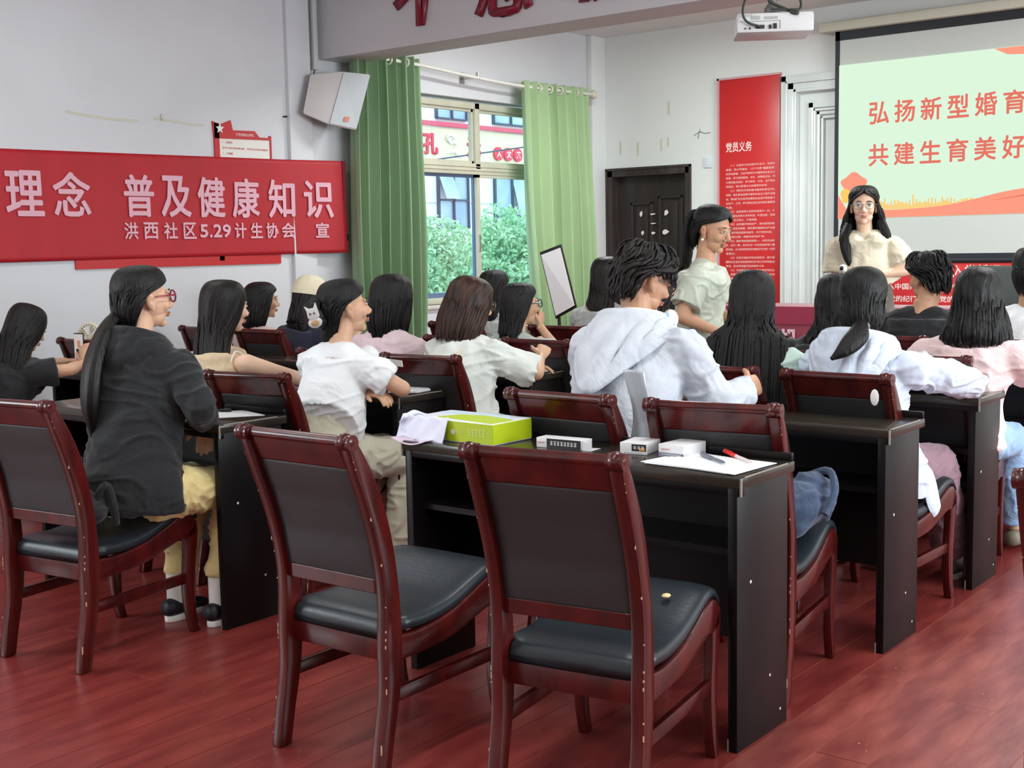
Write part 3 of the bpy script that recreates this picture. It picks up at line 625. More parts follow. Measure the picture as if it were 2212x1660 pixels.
# ---------------------------------------------------------------- street outside the window
fac = thing('shop_building', 'pale building across the street with a red shop sign and blue windows', 'building', (-24, 28, -4)); FB = (-24, 28, -4)
FW = mat('facade_white', (246, 244, 240), .7, var=.03); FT_ = mat('facade_tan', (238, 226, 190), .8)
fb = MB(); X = -24
wins = []
for y0 in (20.3, 24.4+.5, 29.35-.9): pass
fb.box((X-3, 14, -5), (X, 42, 12)); rel(fb.build('wall', FW, fac), FB)
rel(MB().box((X, 14, 3.75), (X+.12, 42, 4.72)).build('sign_board', FT_, fac), FB)
rel(MB().box((X+.1, 14, 4.76), (X+.22, 42, 4.88)).build('red_rail', mat('sign_rail', (226, 90, 110), .6), fac), FB)
WG = mat('far_glass', (150, 178, 200), .15, col2=(190, 214, 228), scale=.8); WF = mat('far_frame', (70, 84, 104), .5)
def farwin(y0, y1, z0, z1, nx, nz, openy=None):
    f = MB(); t = .05
    for i in range(nx+1):
        y = y0+(y1-y0)*i/nx; f.box((X, y-t/2, z0), (X+.1, y+t/2, z1))
    for i in range(nz+1):
        z_ = z0+(z1-z0)*i/nz; f.box((X, y0, z_-t/2), (X+.1, y1, z_+t/2))
    o = rel(f.build('window_frame', WF, fac), FB)
    for i in range(nx):
        for j in range(nz):
            a, b_ = y0+(y1-y0)*i/nx+t/2, y0+(y1-y0)*(i+1)/nx-t/2; c, e = z0+(z1-z0)*j/nz+t/2, z0+(z1-z0)*(j+1)/nz-t/2
            dx = .35 if (i+2*j+int(y0)) % 4 == 0 else .03
            vs = [(X+dx, a, c), (X+dx, b_, c), (X+.03, b_, e), (X+.03, a, e)]
            p = MB().add(vs, [(0, 1, 2, 3)]).build('pane', WG, o, fix=False)
for (a, b_) in ((21.2, 24.6), (26.9, 28.2), (29.45, 31.1), (33.2, 35.6)):
    farwin(a, b_, 5.0, 6.4, 2 if b_-a < 2 else 3, 1); farwin(a, b_, 1.0 if b_ > 29 else 1.9, 3.5, 2 if b_-a < 2 else 3, 2)
RS = mat('sign_red', (232, 60, 84), .5); CW = mat('sign_white', (246, 246, 246), .5)
for ch, y, z_, h, m_ in (('孔', 26.2, 3.95, .60, RS), ('元', 28.1, 3.95, .58, RS)):
    t = rel(text(ch, h*1.05, h, m_, name='sign_character', M=left_M(X+.16, y, z_), parent=fac, bold=.03), FB)
    md = t.modifiers.new('s', 'SOLIDIFY'); md.thickness = .06
sp_ = [(X+.18, 27.36+(.03+.019*t)*cos(t+1.2), 4.40+(.025+.017*t)*sin(t+1.2)) for t in np.linspace(0, 8.2, 34)]
sp_ += [(X+.18, 27.62, 4.30), (X+.18, 27.48, 4.12), (X+.18, 27.62, 3.99), (X+.18, 27.86, 3.98)]
rel(MB().tube(sp_, .038, 8).tube([(X+.18, 27.2, 4.02), (X+.18, 27.35, 4.06), (X+.18, 27.52, 4.08)], [.02, .04, .04], 8).tube([(X+.18, 27.55, 4.36), (X+.18, 27.66, 4.46), (X+.18, 27.8, 4.48)], [.04, .035, .015], 8).build('sign_swirl', CW, fac, smooth=True), FB)
for i, ch in enumerate('人文茶'):
    y = 29.5+i*.47
    d = MB().tube([(X+.13, y, 4.1), (X+.2, y, 4.1)], .2, 20); rel(d.build('sign_disc', RS, fac), FB)
    rel(text(ch, .22, .22, CW, name='sign_character', M=left_M(X+.21, y-.11, 3.99), parent=fac, bold=.02), FB)
for z_ in (0.2, 1.4, 2.6): rel(MB().box((X+.0, 14, z_), (X+.015, 42, z_+.03)).build('cladding_joint', mat('joint', (200, 198, 190), .8), fac), FB)
struct(MB().box((-60, -10, -4.2), (-7.3, 60, -4.0)).build('street', mat('street_grey', (150, 150, 148), .9)))
LEAF = mat('leaf_green', (150, 200, 158), .6, col2=(206, 234, 196), scale=2.5, spec=.3); BARK = mat('bark', (90, 76, 62), .8)
def tree(label, cx, cy, cz, rx, ry, rz, n, seed, top=None):
    r = np.random.default_rng(seed); root = thing('street_tree', label, 'tree', (cx, cy, -4), group='street trees outside the window'); B_ = (cx, cy, -4)
    rel(MB().tube([(cx, cy, -4), (cx+.1, cy, -2.5), (cx, cy, cz-rz*.2)], [.16, .13, .09], 8).build('trunk', BARK, root, smooth=True), B_)
    d = r.normal(size=(n, 3)); d /= np.linalg.norm(d, axis=1)[:, None]; rad = r.uniform(.35, 1, n)**.5
    lump = 1+.18*np.sin(d[:, 0]*6+seed)+.15*np.cos(d[:, 2]*7+d[:, 1]*4)
    P = np.array([cx, cy, cz])+d*rad[:, None]*lump[:, None]*np.array([rx, ry, rz])
    L = r.uniform(.035, .08, n); a = r.normal(size=(n, 3)); a /= np.linalg.norm(a, axis=1)[:, None]
    b_ = np.cross(a, r.normal(size=(n, 3))); b_ /= np.linalg.norm(b_, axis=1)[:, None]
    V = np.stack([P-a*L[:, None], P+b_*L[:, None]*.4+d*.03, P+a*L[:, None], P-b_*L[:, None]*.4+d*.03], 1).reshape(-1, 3)
    me = bpy.data.meshes.new('foliage'); F = np.arange(n*4).reshape(-1, 4)
    me.from_pydata(V.tolist(), [], F.tolist()); o = link('foliage', me, LEAF, root); rel(o, B_); o['kind'] = 'stuff'
tree('leafy green street tree filling the left part of the window', -12.6, 13.05, .55, 1.2, 1.12, 1.30, 26000, 3)
tree('leafy green street tree seen through the right window pane', -13.2, 16.6, .45, 1.2, 1.28, 1.25, 26000, 8)
wr = MB()
for k in range(9):
    z_ = .15-.09*k; wr.tube(catmull([(-9.5, 8, z_+.1*sin(k)), (-9.5, 11, z_-.12), (-9.5, 14, z_+.1*cos(k)), (-9.5, 18, z_)], 16), .012, 5)
tag(wr.build('overhead_cables', mat('far_cable', (70, 80, 100), .6), fix=False), 'bundle of overhead cables crossing low outside the window', 'cable')
wr = MB(); wr.tube([(-20, 20, 3.1), (-20, 26, 3.9), (-20, 30, 4.3)], .02, 5).tube([(-21, 22, 3.1), (-21, 32, 3.9)], .015, 5)
rel(wr.build('sign_cables', mat('far_cable', (70, 80, 100), .6), fac, fix=False), FB)
# ================================================================== DESKS AND CHAIRS
DW_, DD, DH = 1.21, .318, .75
def make_desk():
    t = thing('desk', 'x', 'desk')
    b = MB().box((-DW_, 0, DH-.032), (0, DD, DH)); b.build('desktop', DTOP, t, bevel=.006)
    MB().box((-DW_+.004, DD-.016, DH), (-.004, DD, DH+.022)).build('front_lip', DESK, t, bevel=.003)
    MB().box((-DW_+.0, .004, DH-.052), (0, .022, DH-.030)).build('apron', DESK, t, bevel=.003)
    for x in (-DW_+.012, -.040): MB().box((x, .002, 0), (x+.028, DD-.022, DH-.031)).build('side_panel', DESK, t, bevel=.002)
    MB().box((-DW_+.04, .05, DH-.225), (-.04, DD-.03, DH-.207)).build('shelf', DESK, t)
    MB().box((-DW_+.04, DD-.045, .22), (-.04, DD-.03, DH-.03)).build('modesty_panel', DESK, t)
    c = MB()
    for x in (-DW_, -.0): c.box((x-.0025, -.0025, DH-.05), (x+.0025, .0025, DH-.004))
    c.box((-.0005, .02, DH-.003), (.0008, DD-.05, DH+.0006)).box((-.041, .0005, 0), (-.037, .0035, .035))
    c.build('chipped_corner', DEDGE, t)['kind'] = 'stuff'
    return t
desk0 = make_desk()
def place_desk(x, y, lab, rz=0, first=[True]):
    o = desk0 if first[0] else dup(desk0); first[0] = False
    o.location = (x, y, 0); o.rotation_euler = (0, 0, rz); o['label'] = lab; o['group'] = 'black wooden student desks'
    return o
D = place_desk
D(-1.53, 2.87, 'black desk nearest the camera holding pen boxes and white papers')
D(-1.53, 3.87, 'black desk second from the front camera side at right, nothing on its top')
D(-1.545, 4.79, 'black desk third row at right, under the elbow of the pale blue jacket')
D(-1.545, 5.71, 'black desk in front of the pink blouse, fourth row at right')
D(-1.55, 6.61, 'black desk in the front row at right, ahead of the black T-shirt boy')
D(-3.54, 2.78, 'black desk at left holding one loose sheet, beside the black hooded girl')
D(-3.55, 3.71, 'black desk under the arms of the girl with the cat hair clip')
D(-3.58, 4.65, 'black desk in front of the white blouse girl with bobbed hair')
D(-3.58, 5.58, 'black desk fourth row left block, ahead of the girl in grey with glasses')
D(-3.58, 6.50, 'black desk in the front row of the middle block near the curtain')
D(-4.95, 3.72, 'black desk far left under the phone and small fan')
D(-4.98, 4.65, 'black desk behind the banner wall side, third row far left')
D(-5.0, 5.58, 'black desk far left in front of the beige cap')
# ---------------------------------------------------------------- chair
PR = [(0, -.030, .046), (.10, -.012, .050), (.22, .012, .056), (.33, .018, .066), (.43, .020, .058), (.52, .014, .054), (.62, -.004, .058), (.72, -.034, .062), (.80, -.066, .058), (.86, -.094, .044), (.892, -.108, .030)]
def post(x0, x1):
    """curved rear post: z, y centre, y depth"""
    A = catmull(np.array(PR), 30); f = [(a[1]-a[2]/2, a[0]) for a in A]; r = [(a[1]+a[2]/2, a[0]) for a in A]
    return f+r[::-1]
def make_chair():
    t = thing('chair', 'x', 'chair'); W = .205
    for s in (-1, 1):
        xa, xb = sorted((s*W, s*(W-.036)))
        b = MB().prism(post(0, 0), xa, xb, 'x'); p = b.build('rear_post', CHW, t, bevel=.007)
        k = MB(); yk, zk = -.112, .888
        k.tube([(xa-.003, yk, zk), (xb+.003, yk, zk)], [.021, .021], n=14); k.ball(((xa+xb)/2, yk-.004, zk+.003), (.024, .022, .022), 12)
        k.build('post_knob', CHW, p, smooth=True)
        c = MB()
        for z in np.random.default_rng(5 if s > 0 else 6).uniform(.03, .84, 14):
            y = float(np.interp(z, [q[0] for q in PR], [q[1]-q[2]/2 for q in PR])); c.box((s*(W-.0030)-.0012, y+.0010, z), (s*(W-.0030)+.0014, y+.0035, z+.003+.016*((z*977) % 1)**3))
        c.build('edge_chip', CHCHIP, p)['kind'] = 'stuff'
        # side rail and front leg
        top = catmull([(.03, .365), (.12, .358), (.24, .372), (.34, .405), (.42, .435), (.465, .432), (.492, .405)], 22)
        bot = catmull([(.492, .36), (.45, .345), (.42, .350), (.36, .335), (.25, .305), (.12, .295), (.03, .295)], 18)
        xa, xb = sorted((s*(W-.002), s*(W-.032)))
        MB().prism([tuple(p) for p in top]+[tuple(p) for p in bot], xa, xb, 'x').build('side_rail', CHW, t, bevel=.006)
        lf = catmull([(.494, .41), (.500, .37), (.488, .28), (.474, .18), (.474, .08), (.492, .0)], 20); lb = catmull([(.458, .0), (.436, .09), (.430, .18), (.440, .28), (.445, .36)], 16)
        MB().prism([tuple(p) for p in lf]+[tuple(p) for p in lb], xa, xb, 'x').build('front_leg', CHW, t, bevel=.007)
        MB().box((min(xa, xb)+.006, .02, .185), (max(xa, xb)-.006, .45, .222)).build('stretcher', CHW, t, bevel=.003)
    def yz(z): return float(np.interp(z, [q[0] for q in PR], [q[1] for q in PR]))
    # crest rail follows the lean of the posts
    def bar(z0, z1, th, m, name, bow=0., n=5, pad=0):
        xs = np.linspace(-W+.03, W-.03, 9); zs = np.linspace(z0, z1, n)
        def fn(u, v):
            x = -W+.03+(2*W-.06)*u; z = z0+(z1-z0)*v; y = np.interp(z, [q[0] for q in PR], [q[1] for q in PR])
            puff = pad*(1-(2*u-1)**6)*(1-(2*v-1)**6)
            return np.stack([x, y-th/2-puff+bow*(1-(2*u-1)**2), z], -1)
        V, F = grid(fn, 15, n*4, th+pad*1.0)
        return mk(name, V, F, m, t, smooth=True)
    bar(.815, .888, .026, CHW, 'crest_rail', .0)
    cr = MB().tube([(-W+.03, -.106, .889), (W-.03, -.106, .889)], .0145, n=10).build('crest_roll', CHW, t, smooth=True)
    bar(.475, .513, .026, CHW, 'lower_rail')
    bar(.505, .82, .018, LEAB, 'back_panel', 0, 6, .006)
    MB().box((-W+.03, .02, .29), (W-.03, .045, .352)).build('rear_rail', CHW, t, bevel=.004)
    MB().box((-W+.03, .455, .33), (W-.03, .485, .41)).build('front_rail', CHW, t, bevel=.004)
    # cushion
    st = catmull([(.018, .368, .02), (.03, .385, .035), (.08, .392, .045), (.16, .388, .048), (.26, .400, .048), (.35, .430, .046), (.42, .455, .042), (.47, .458, .036), (.496, .440, .022), (.505, .42, .008)], 26)
    V = []; n = 20
    for y, z, h in st:
        for j in range(n):
            a = 2*pi*j/n; c, s_ = cos(a), sin(a)
            x = (W-.008)*math.copysign(abs(c)**.35, c) if True else 0; x = x if abs(x) < W-.036 or (y > .06) else math.copysign(W-.038, x)
            V.append((x, y, z-.01+h*math.copysign(abs(s_)**.7, s_)*(.62 if s_ > 0 else .55)))
    k = len(st); F = [(i*n+j, i*n+(j+1) % n, (i+1)*n+(j+1) % n, (i+1)*n+j) for i in range(k-1) for j in range(n)]+[tuple(range(n))[::-1], tuple((k-1)*n+j for j in range(n))]
    mk('seat', V, F, LEAS, t, smooth=True)
    return t
chair0 = make_chair()
def C(x, y, rz, lab, first=[True]):
    o = chair0 if first[0] else dup(chair0); first[0] = False
    o.location = (x, y, 0); o.rotation_euler = (0, 0, radians(rz)); o['label'] = lab; o['group'] = 'mahogany chairs with black leather'
    return o
C(-2.40, 2.23, 1, 'empty mahogany chair with black leather standing in the aisle left of the nearest desk')
C(-1.70, 2.325, 9, 'empty mahogany chair nearest the camera, a cream crumb on its black seat')
C(-3.766, 2.218, 8, 'mahogany chair at lower left under the girl in yellow dotted trousers')
C(-2.30, 3.235, -.7, 'mahogany chair behind the tissue box desk, back of the grey hooded boy')
C(-1.785, 3.25, 8.7, 'mahogany chair holding a denim bag on its seat')
C(-3.74, 3.17, 8.5, 'mahogany chair behind the girl in the white T-shirt')
C(-4.33, 3.15, 0, 'mahogany chair under the long-haired girl with bare shoulders')
C(-5.98, 3.15, 0, 'mahogany chair of the girl filming with a phone')
C(-1.80, 4.18, -2, 'mahogany chair with a white oval stuck on its back, pale blue jacket girl')
C(-2.32, 4.20, 0, 'mahogany chair hidden behind the very long straight hair')
C(-3.65, 4.05, 6, 'mahogany chair with a small white sticker on its crest rail')
C(-4.20, 4.05, 0, 'mahogany chair of the girl in the pink T-shirt, left block')
C(-6.02, 3.94, 0, 'empty mahogany chair beside the wall behind the small fan')
C(-5.44, 3.94, 0, 'empty mahogany chair between the fan and the black hooded girl')
C(-1.80, 4.92, 4, 'mahogany chair behind the pink blouse woman at right')
C(-2.33, 4.95, 0, 'mahogany chair of the wavy-haired person in black')
C(-3.70, 4.96, 0, 'empty mahogany chair beside the girl in grey with glasses')
C(-4.22, 4.95, 0, 'mahogany chair under the girl in grey with glasses')
C(-6.25, 4.92, 0, 'mahogany chair of the bobbed girl near the wall')
C(-5.72, 4.92, 0, 'mahogany chair of the person in the beige cap')
C(-2.30, 5.85, 0, 'mahogany chair of the boy in the black T-shirt')
C(-1.75, 5.85, 0, 'mahogany chair of the person in white at the right edge')
C(-3.75, 5.85, 0, 'mahogany chair in the front row under the hidden dark-haired person')
C(-4.22, 5.85, 0, 'mahogany chair under the long dark-haired girl before the curtain')
C(-5.0, 5.85, 0, 'mahogany chair in the front row by the window')
C(-.53, 2.62, 0, 'mahogany chair cut off by the right edge of the picture')
cr = MB().ball((-1.645, 2.685, .462), (.012, .014, .006), 8); tag(cr.build('crumb', mat('crumb', (226, 200, 150), .8), smooth=True), 'cream crumb lying on the seat of the nearest chair', 'crumb')
tag(MB().prism([(-3.765, .862), (-3.665, .857), (-3.67, .884), (-3.765, .889)], 3.858, 3.862, 'y').build('sticker', WHITE), 'small white label stuck on a chair crest rail', 'sticker')
tag(MB().ball((-1.60, 3.915, .845), (.015, .003, .028), 10).build('oval_sticker', WHITE, smooth=True), 'white oval patch on the post of the pale blue girl\'s chair', 'sticker')
tag(MB().box((-1.335, 2.705, 0), (-1.322, 2.715, .004)).build('paper_bit', WHITE), 'tiny white paper bit on the red floor by the desk', 'litter')
# ================================================================== PEOPLE
def voxel(parts, vs, smooth=2, name='m'):
    """union of closed parts as one continuous surface; returns mesh"""
    me = bpy.data.meshes.new('tmp'); V = []; F = []; k = 0
    for v, f in parts:
        v = np.asarray(v); V.append(v); F += [tuple(i+k for i in q) for q in f]; k += len(v)
    me.from_pydata(np.vstack(V).tolist(), [], F)
    bm = bmesh.new(); bm.from_mesh(me); bmesh.ops.recalc_face_normals(bm, faces=bm.faces); bm.to_mesh(me); bm.free()
    o = bpy.data.objects.new('tmp', me); COL.objects.link(o)
    m = o.modifiers.new('r', 'REMESH'); m.mode = 'VOXEL'; m.voxel_size = vs; m.use_smooth_shade = True
    if smooth:
        s = o.modifiers.new('s', 'SMOOTH'); s.factor = .5; s.iterations = smooth
    dg = bpy.context.evaluated_depsgraph_get(); out = bpy.data.meshes.new_from_object(o.evaluated_get(dg)); out.name = name
    bpy.data.objects.remove(o); bpy.data.meshes.remove(me)
    return out
def mco(me):
    n = len(me.vertices); co = np.empty(n*3); me.vertices.foreach_get('co', co); return co.reshape(-1, 3)
def mno(me):
    n = len(me.vertices); co = np.empty(n*3); me.vertices.foreach_get('normal', co); return co.reshape(-1, 3)
def setco(me, co): me.vertices.foreach_set('co', co.ravel()); me.update()
def folds(me, amp, seed=0, fr=(9, 9, 4.5), extra=None, calm=None):
    co = mco(me); no = mno(me); P = co*np.array(fr)+seed*3.7
    wob = noise3(co*4+seed)*.9
    n1 = noise3(P+wob[:, None]); n2 = noise3(P*2.1+5+wob[:, None]*1.5)
    n3 = noise3(co*np.array([5., 5., 16.])+seed*1.3+wob[:, None]*2)
    d = (1-np.abs(n1)*3.2)*.75+n2*.6+np.maximum(0, 1-np.abs(n3)*7)*.8
    if extra is not None: d = d+extra(co)
    a_ = np.full(len(co), amp*1.15)
    if calm is not None: a_ = a_*np.clip((np.linalg.norm(co-calm, axis=1)-.07)/.10, .1, 1)
    setco(me, co+no*((d-.6)*a_)[:, None])
def join(meshes, name):
    V = []; F = []; k = 0; MI = []
    for me in meshes:
        co = mco(me); V.append(co)
        for p in me.polygons: F.append(tuple(i+k for i in p.vertices)); MI.append(p.material_index)
        k += len(co)
    out = bpy.data.meshes.new(name); out.from_pydata(np.vstack(V).tolist(), [], F); out.polygons.foreach_set('material_index', MI)
    out.polygons.foreach_set('use_smooth', [True]*len(F)); out.update()
    for me in meshes: bpy.data.meshes.remove(me)
    return out
def hand_parts(wr, d, n, side, curl=.5, sc_=1., spread=.0, thumb=.7):
    """wr wrist, d finger direction, n palm normal, side=+1 thumb towards d x n"""
    wr, d, n = map(lambda q: np.asarray(q, float), (wr, d, n)); d = d/np.linalg.norm(d); n = n-d*(n@d); n /= np.linalg.norm(n); s = np.cross(d, n)*side
    P = []
    L = .086*sc_
    P.append(tube([wr-d*.02, wr+d*L*.25, wr+d*L*.6, wr+d*L], [.024*sc_, .034*sc_, .040*sc_, .037*sc_], [.019*sc_, .016*sc_, .014*sc_, .011*sc_], side=s, n=12))
    for i, (o_, l, r) in enumerate(((.029, .066, .0088), (.010, .076, .0092), (-.010, .070, .0088), (-.028, .055, .0078))):
        b = wr+d*(L-.012)+s*o_*sc_; dirv = d+s*o_*spread*8; dirv /= np.linalg.norm(dirv); pts = [b]; a = 0
        for seg in (.45, .32, .23):
            a += curl*(1.05 if seg > .4 else .95); v = dirv*cos(a)+n*sin(a); pts.append(pts[-1]+v*l*seg*sc_)
        P.append(tube(pts, [r*sc_*1.05, r*sc_, r*sc_*.95, r*sc_*.72], n=8)); P.append(ell(pts[-1], r*sc_*.72, 8))
    b = wr+d*.018*sc_+s*.026*sc_; v = s*.75+d*.62+n*.25*thumb; v /= np.linalg.norm(v); p1 = b+v*.034*sc_; v2 = v*.6+d*.5+n*.35*curl-s*.2*curl; v2 /= np.linalg.norm(v2); p2 = p1+v2*.028*sc_; p3 = p2+v2*.02*sc_
    P.append(tube([b-v*.01, p1, p2, p3], [.013*sc_, .011*sc_, .0098*sc_, .0075*sc_], n=8)); P.append(ell(p3, .0075*sc_, 8))
    return P
def head_mesh(sex, skin_vox, neck_dir, neck_len, narrow=1.):
    """head-local: origin mid-head, face +Y"""
    f = sex == 'f'; P = []
    P.append(ell((0, -.014, .034), (.073, .090, .080), 24)); P.append(ell((0, .026, -.008), (.060, .062, .080), 24))
    P.append(ell((0, .030, -.062), ((.046 if f else .052)*narrow, .046, .040), 20)); P.append(ell((0, .062, -.088), (.020, .018, .017), 14))
    P.append(tube([(0, .084, .012), (0, .092, -.008), (0, .103, -.026), (0, .100, -.034)], [.0085, .009, .0125, .009], n=10)); 
    for s in (-1, 1):
        P.append(ell((s*.011, .092, -.033), (.0085, .009, .007), 10)); P.append(ell((s*.033, .060, -.022), (.024, .024, .026), 14))
        P.append(ell((s*.030, .074, .024), (.022, .011, .008), 12))
        P.append(ell((s*.074, -.004, -.006), (.0085, .019, .031), 14, rot=(.15, s*.25, -s*.35))); P.append(ell((s*.070, .004, -.030), (.008, .010, .012), 10))
        P.append(ell((s*.0305, .0795, .0075), (.0145, .0075, .0075), 12))
    P.append(ell((0, .089, -.054), (.021, .0085, .0048), 12)); P.append(ell((0, .087, -.0635), (.0175, .0085, .0055), 12))
    nd = np.asarray(neck_dir, float)
    P.append(tube([(0, -.012, -.03), np.array((0, -.016, -.06)), nd*.55+np.array((0, -.018, -.06))*.45, nd], [.045, .046 if f else .054, .046 if f else .055, .055 if f else .064], [.050, .047 if f else .054, .047, .052], side=(1, 0, 0), n=16))
    me = voxel(P, skin_vox, 2)
    co = mco(me)
    for s in (-1, 1):   # eye sockets, ear hollow
        d = np.linalg.norm((co-(s*.031, .088, .011))*(.8, 1, 1.2), axis=1); co[:, 1] -= .0035*np.exp(-(d/.012)**2)
        d = np.linalg.norm((co-(s*.083, .002, -.004))*(1, 1, .7), axis=1); co[:, 0] -= s*.006*np.exp(-(d/.010)**2)
    setco(me, co)
    c = np.array([(0., 0., 0.)]*0)
    mi = []
    for p in me.polygons:
        q = p.center; mi.append(1 if (abs(q[0]) < .0215 and q[1] > .083 and -.0688 < q[2] < -.0498) else 0)
    me.polygons.foreach_set('material_index', mi)
    return me
def strand(u, v, k1, k2, seed):
    P = np.stack([u*k1, v*1.2, np.full_like(u, seed*1.7)], -1).reshape(-1, 3); P2 = np.stack([u*k2, v*2.2, np.full_like(u, seed+9.)], -1).reshape(-1, 3)
    return (noise3(P)*.65+noise3(P2)*.35).reshape(u.shape)
def hair_shell(root, rows, mat_, seed=1, name='hair', n=150, thick=.010, ruff=.005, wave=0., jag=.02, kx=22, part=0., tips=90, tiplen=.03, tipmode='end'):
    """rows: list of (z, rx, ry, cy, open) ; open = half angle of the gap at the face, degrees; may add cx as 6th"""
    A = np.array([r if len(r) == 6 else (*r, 0.) for r in rows], float); m = max(30, int((A[0, 0]-A[-1, 0])/.007)); B = catmull(A, m)
    B[:, 1:3] = np.maximum(B[:, 1:3], .0005); B[:, 4] = np.clip(B[:, 4], 0, 178)
    def fn(u, v):
        i0 = np.clip(np.rint(v*(m-1)).astype(int), 0, m-1); R = B[i0]
        op = np.radians(R[..., 4]); phi = op+(2*pi-2*op)*u
        z = R[..., 0]; t = v
        s = strand(u, v*2.2, kx, kx*2.1, seed); amp = ruff*np.clip(t*3, .15, 1)
        k = 1+0*z
        rx = R[..., 1]; ry = R[..., 2]
        g = amp*s*2
        if wave: g = g+wave*np.clip((t-.3)*1.6, 0, 1)*np.sin(t*22+6*np.sin(u*9)+seed)
        x = (rx+g)*np.sin(phi)+R[..., 5]; y = (ry+g)*np.cos(phi)+R[..., 3]
        z = z-jag*np.clip((t-.75)*4, 0, 1)*(strand(u, v*0, 30, 90, seed+3)*.8+.2)
        if part: z = z-.006*np.exp(-((x-part)/.006)**2)*np.exp(-((y-.02)/.06)**2)*(R[..., 0] > .09)
        return np.stack([x, y, z], -1)
    V, F = grid(fn, n, m, 0)
    # orient outward and thicken
    V = V.reshape(n, m, 3); du = np.gradient(V, axis=0); dv = np.gradient(V, axis=1); N = np.cross(dv, du); N /= np.linalg.norm(N, axis=2)[..., None]+1e-9
    c = np.array([0, -.01, .0]); sg = np.sign(((V-c)*N*np.array([1, 1, .2])).sum(2)); sg = np.where(np.median(sg) > 0, 1, -1)
    N = N*sg; Q = V-N*thick; K = n*m
    idx = np.arange(K).reshape(n, m); q = np.stack([idx[:-1, :-1], idx[1:, :-1], idx[1:, 1:], idx[:-1, 1:]], -1).reshape(-1, 4)
    f = q.tolist()+(q[:, ::-1]+K).tolist()
    for a in (idx[:, -1][::-1], idx[0, ::-1], idx[-1, :]):
        for i in range(len(a)-1): f.append((a[i+1], a[i], a[i]+K, a[i+1]+K))
    o = mk(name, np.vstack([V.reshape(-1, 3), Q.reshape(-1, 3)]), f, mat_, root, smooth=True)
    if tips:
        rr = np.random.default_rng(seed); W = []; FF = []; kk = 0
        for _ in range(tips):
            i = int(rr.integers(2, n-2)); full = tipmode == 'all'
            j0 = int(rr.integers(int(m*.12), int(m*.9))) if full else int(rr.integers(int(m*.55), int(m*.8)))
            j1 = min(m-1, j0+int(m*.22)) if full else m-1
            js = np.linspace(j0, j1, 7).astype(int); base = V[i, js]; nn = N[i, js]
            di = int(rr.integers(-3, 4)); base = base*.7+V[np.clip(i+di, 0, n-1), js]*.3 if not full else base
            lift = np.linspace(0, 1, 7)[:, None]; P_ = base+nn*(.0015+lift*(rr.uniform(.002, .016) if full else rr.uniform(0, .006)))
            dvec = P_[-1]-P_[-2]; dvec /= np.linalg.norm(dvec)+1e-9; P_ = np.vstack([P_, P_[-1]+dvec*rr.uniform(.008, tiplen)*(1 if not full else .6)+(rr.normal(size=3)*.004)])
            r0 = rr.uniform(.0035, .008)*(1.2 if full else 1); vv, fff = tube(P_, np.array([.3, .8, 1, 1, .9, .8, .6, .08])*r0, np.array([.2, .5, .6, .6, .5, .45, .3, .05])*r0, side=np.cross(nn[3], dvec), n=6)
            W.append(vv); FF += [tuple(a+kk for a in q_) for q_ in fff]; kk += len(vv)
        st = mk('hair_strands', np.vstack(W), FF, mat_, o, smooth=True); st['kind'] = 'stuff'
    return o
def lock(root, pts, r, mat_, name='hair_lock', seed=1, n=26, ruff=.12, ry=None, m=40):
    """tapering bundle of hair along a path"""
    A = catmull(np.column_stack([np.asarray(pts, float), r, (ry if ry is not None else r)]), m)
    V, F = tube(A[:, :3], np.abs(A[:, 3]), np.abs(A[:, 4]), side=(1, 0, 0), n=n)
    V = V.reshape(m, n, 3); u = np.repeat(np.linspace(0, 1, n, endpoint=False)[None], m, 0); t = np.repeat(np.linspace(0, 1, m)[:, None], n, 1)
    s = 1+ruff*2*(noise3(np.stack([np.cos(u*2*pi)*3.2, np.sin(u*2*pi)*3.2, t*2.5+seed], -1).reshape(-1, 3)).reshape(m, n))
    c = A[:, None, :3]; V = c+(V-c)*s[..., None]
    return mk(name, V.reshape(-1, 3), F, mat_, root, smooth=True)
Rz = lambda a: Matrix.Rotation(radians(a), 4, 'Z'); Rx = lambda a: Matrix.Rotation(radians(a), 4, 'X'); Ry = lambda a: Matrix.Rotation(radians(a), 4, 'Y')
BOB = [(.124, .002, .002, -.012, 0), (.121, .035, .042, -.012, 0), (.108, .062, .075, -.012, 0), (.082, .080, .096, -.012, 2), (.050, .088, .104, -.012, 48), (.01, .092, .106, -.014, 62), (-.04, .094, .104, -.016, 68), (-.09, .096, .100, -.02, 72), (-.13, .098, .096, -.02, 76), (-.155, .094, .088, -.02, 80)]
def hair_rows(kind, L=.3, back=.06, wide=.10, op=0):
    R = _rows(kind, L, back, wide); return [(*r[:4], max(0, r[4]-op) if i > 3 else r[4]) for i, r in enumerate(R)]
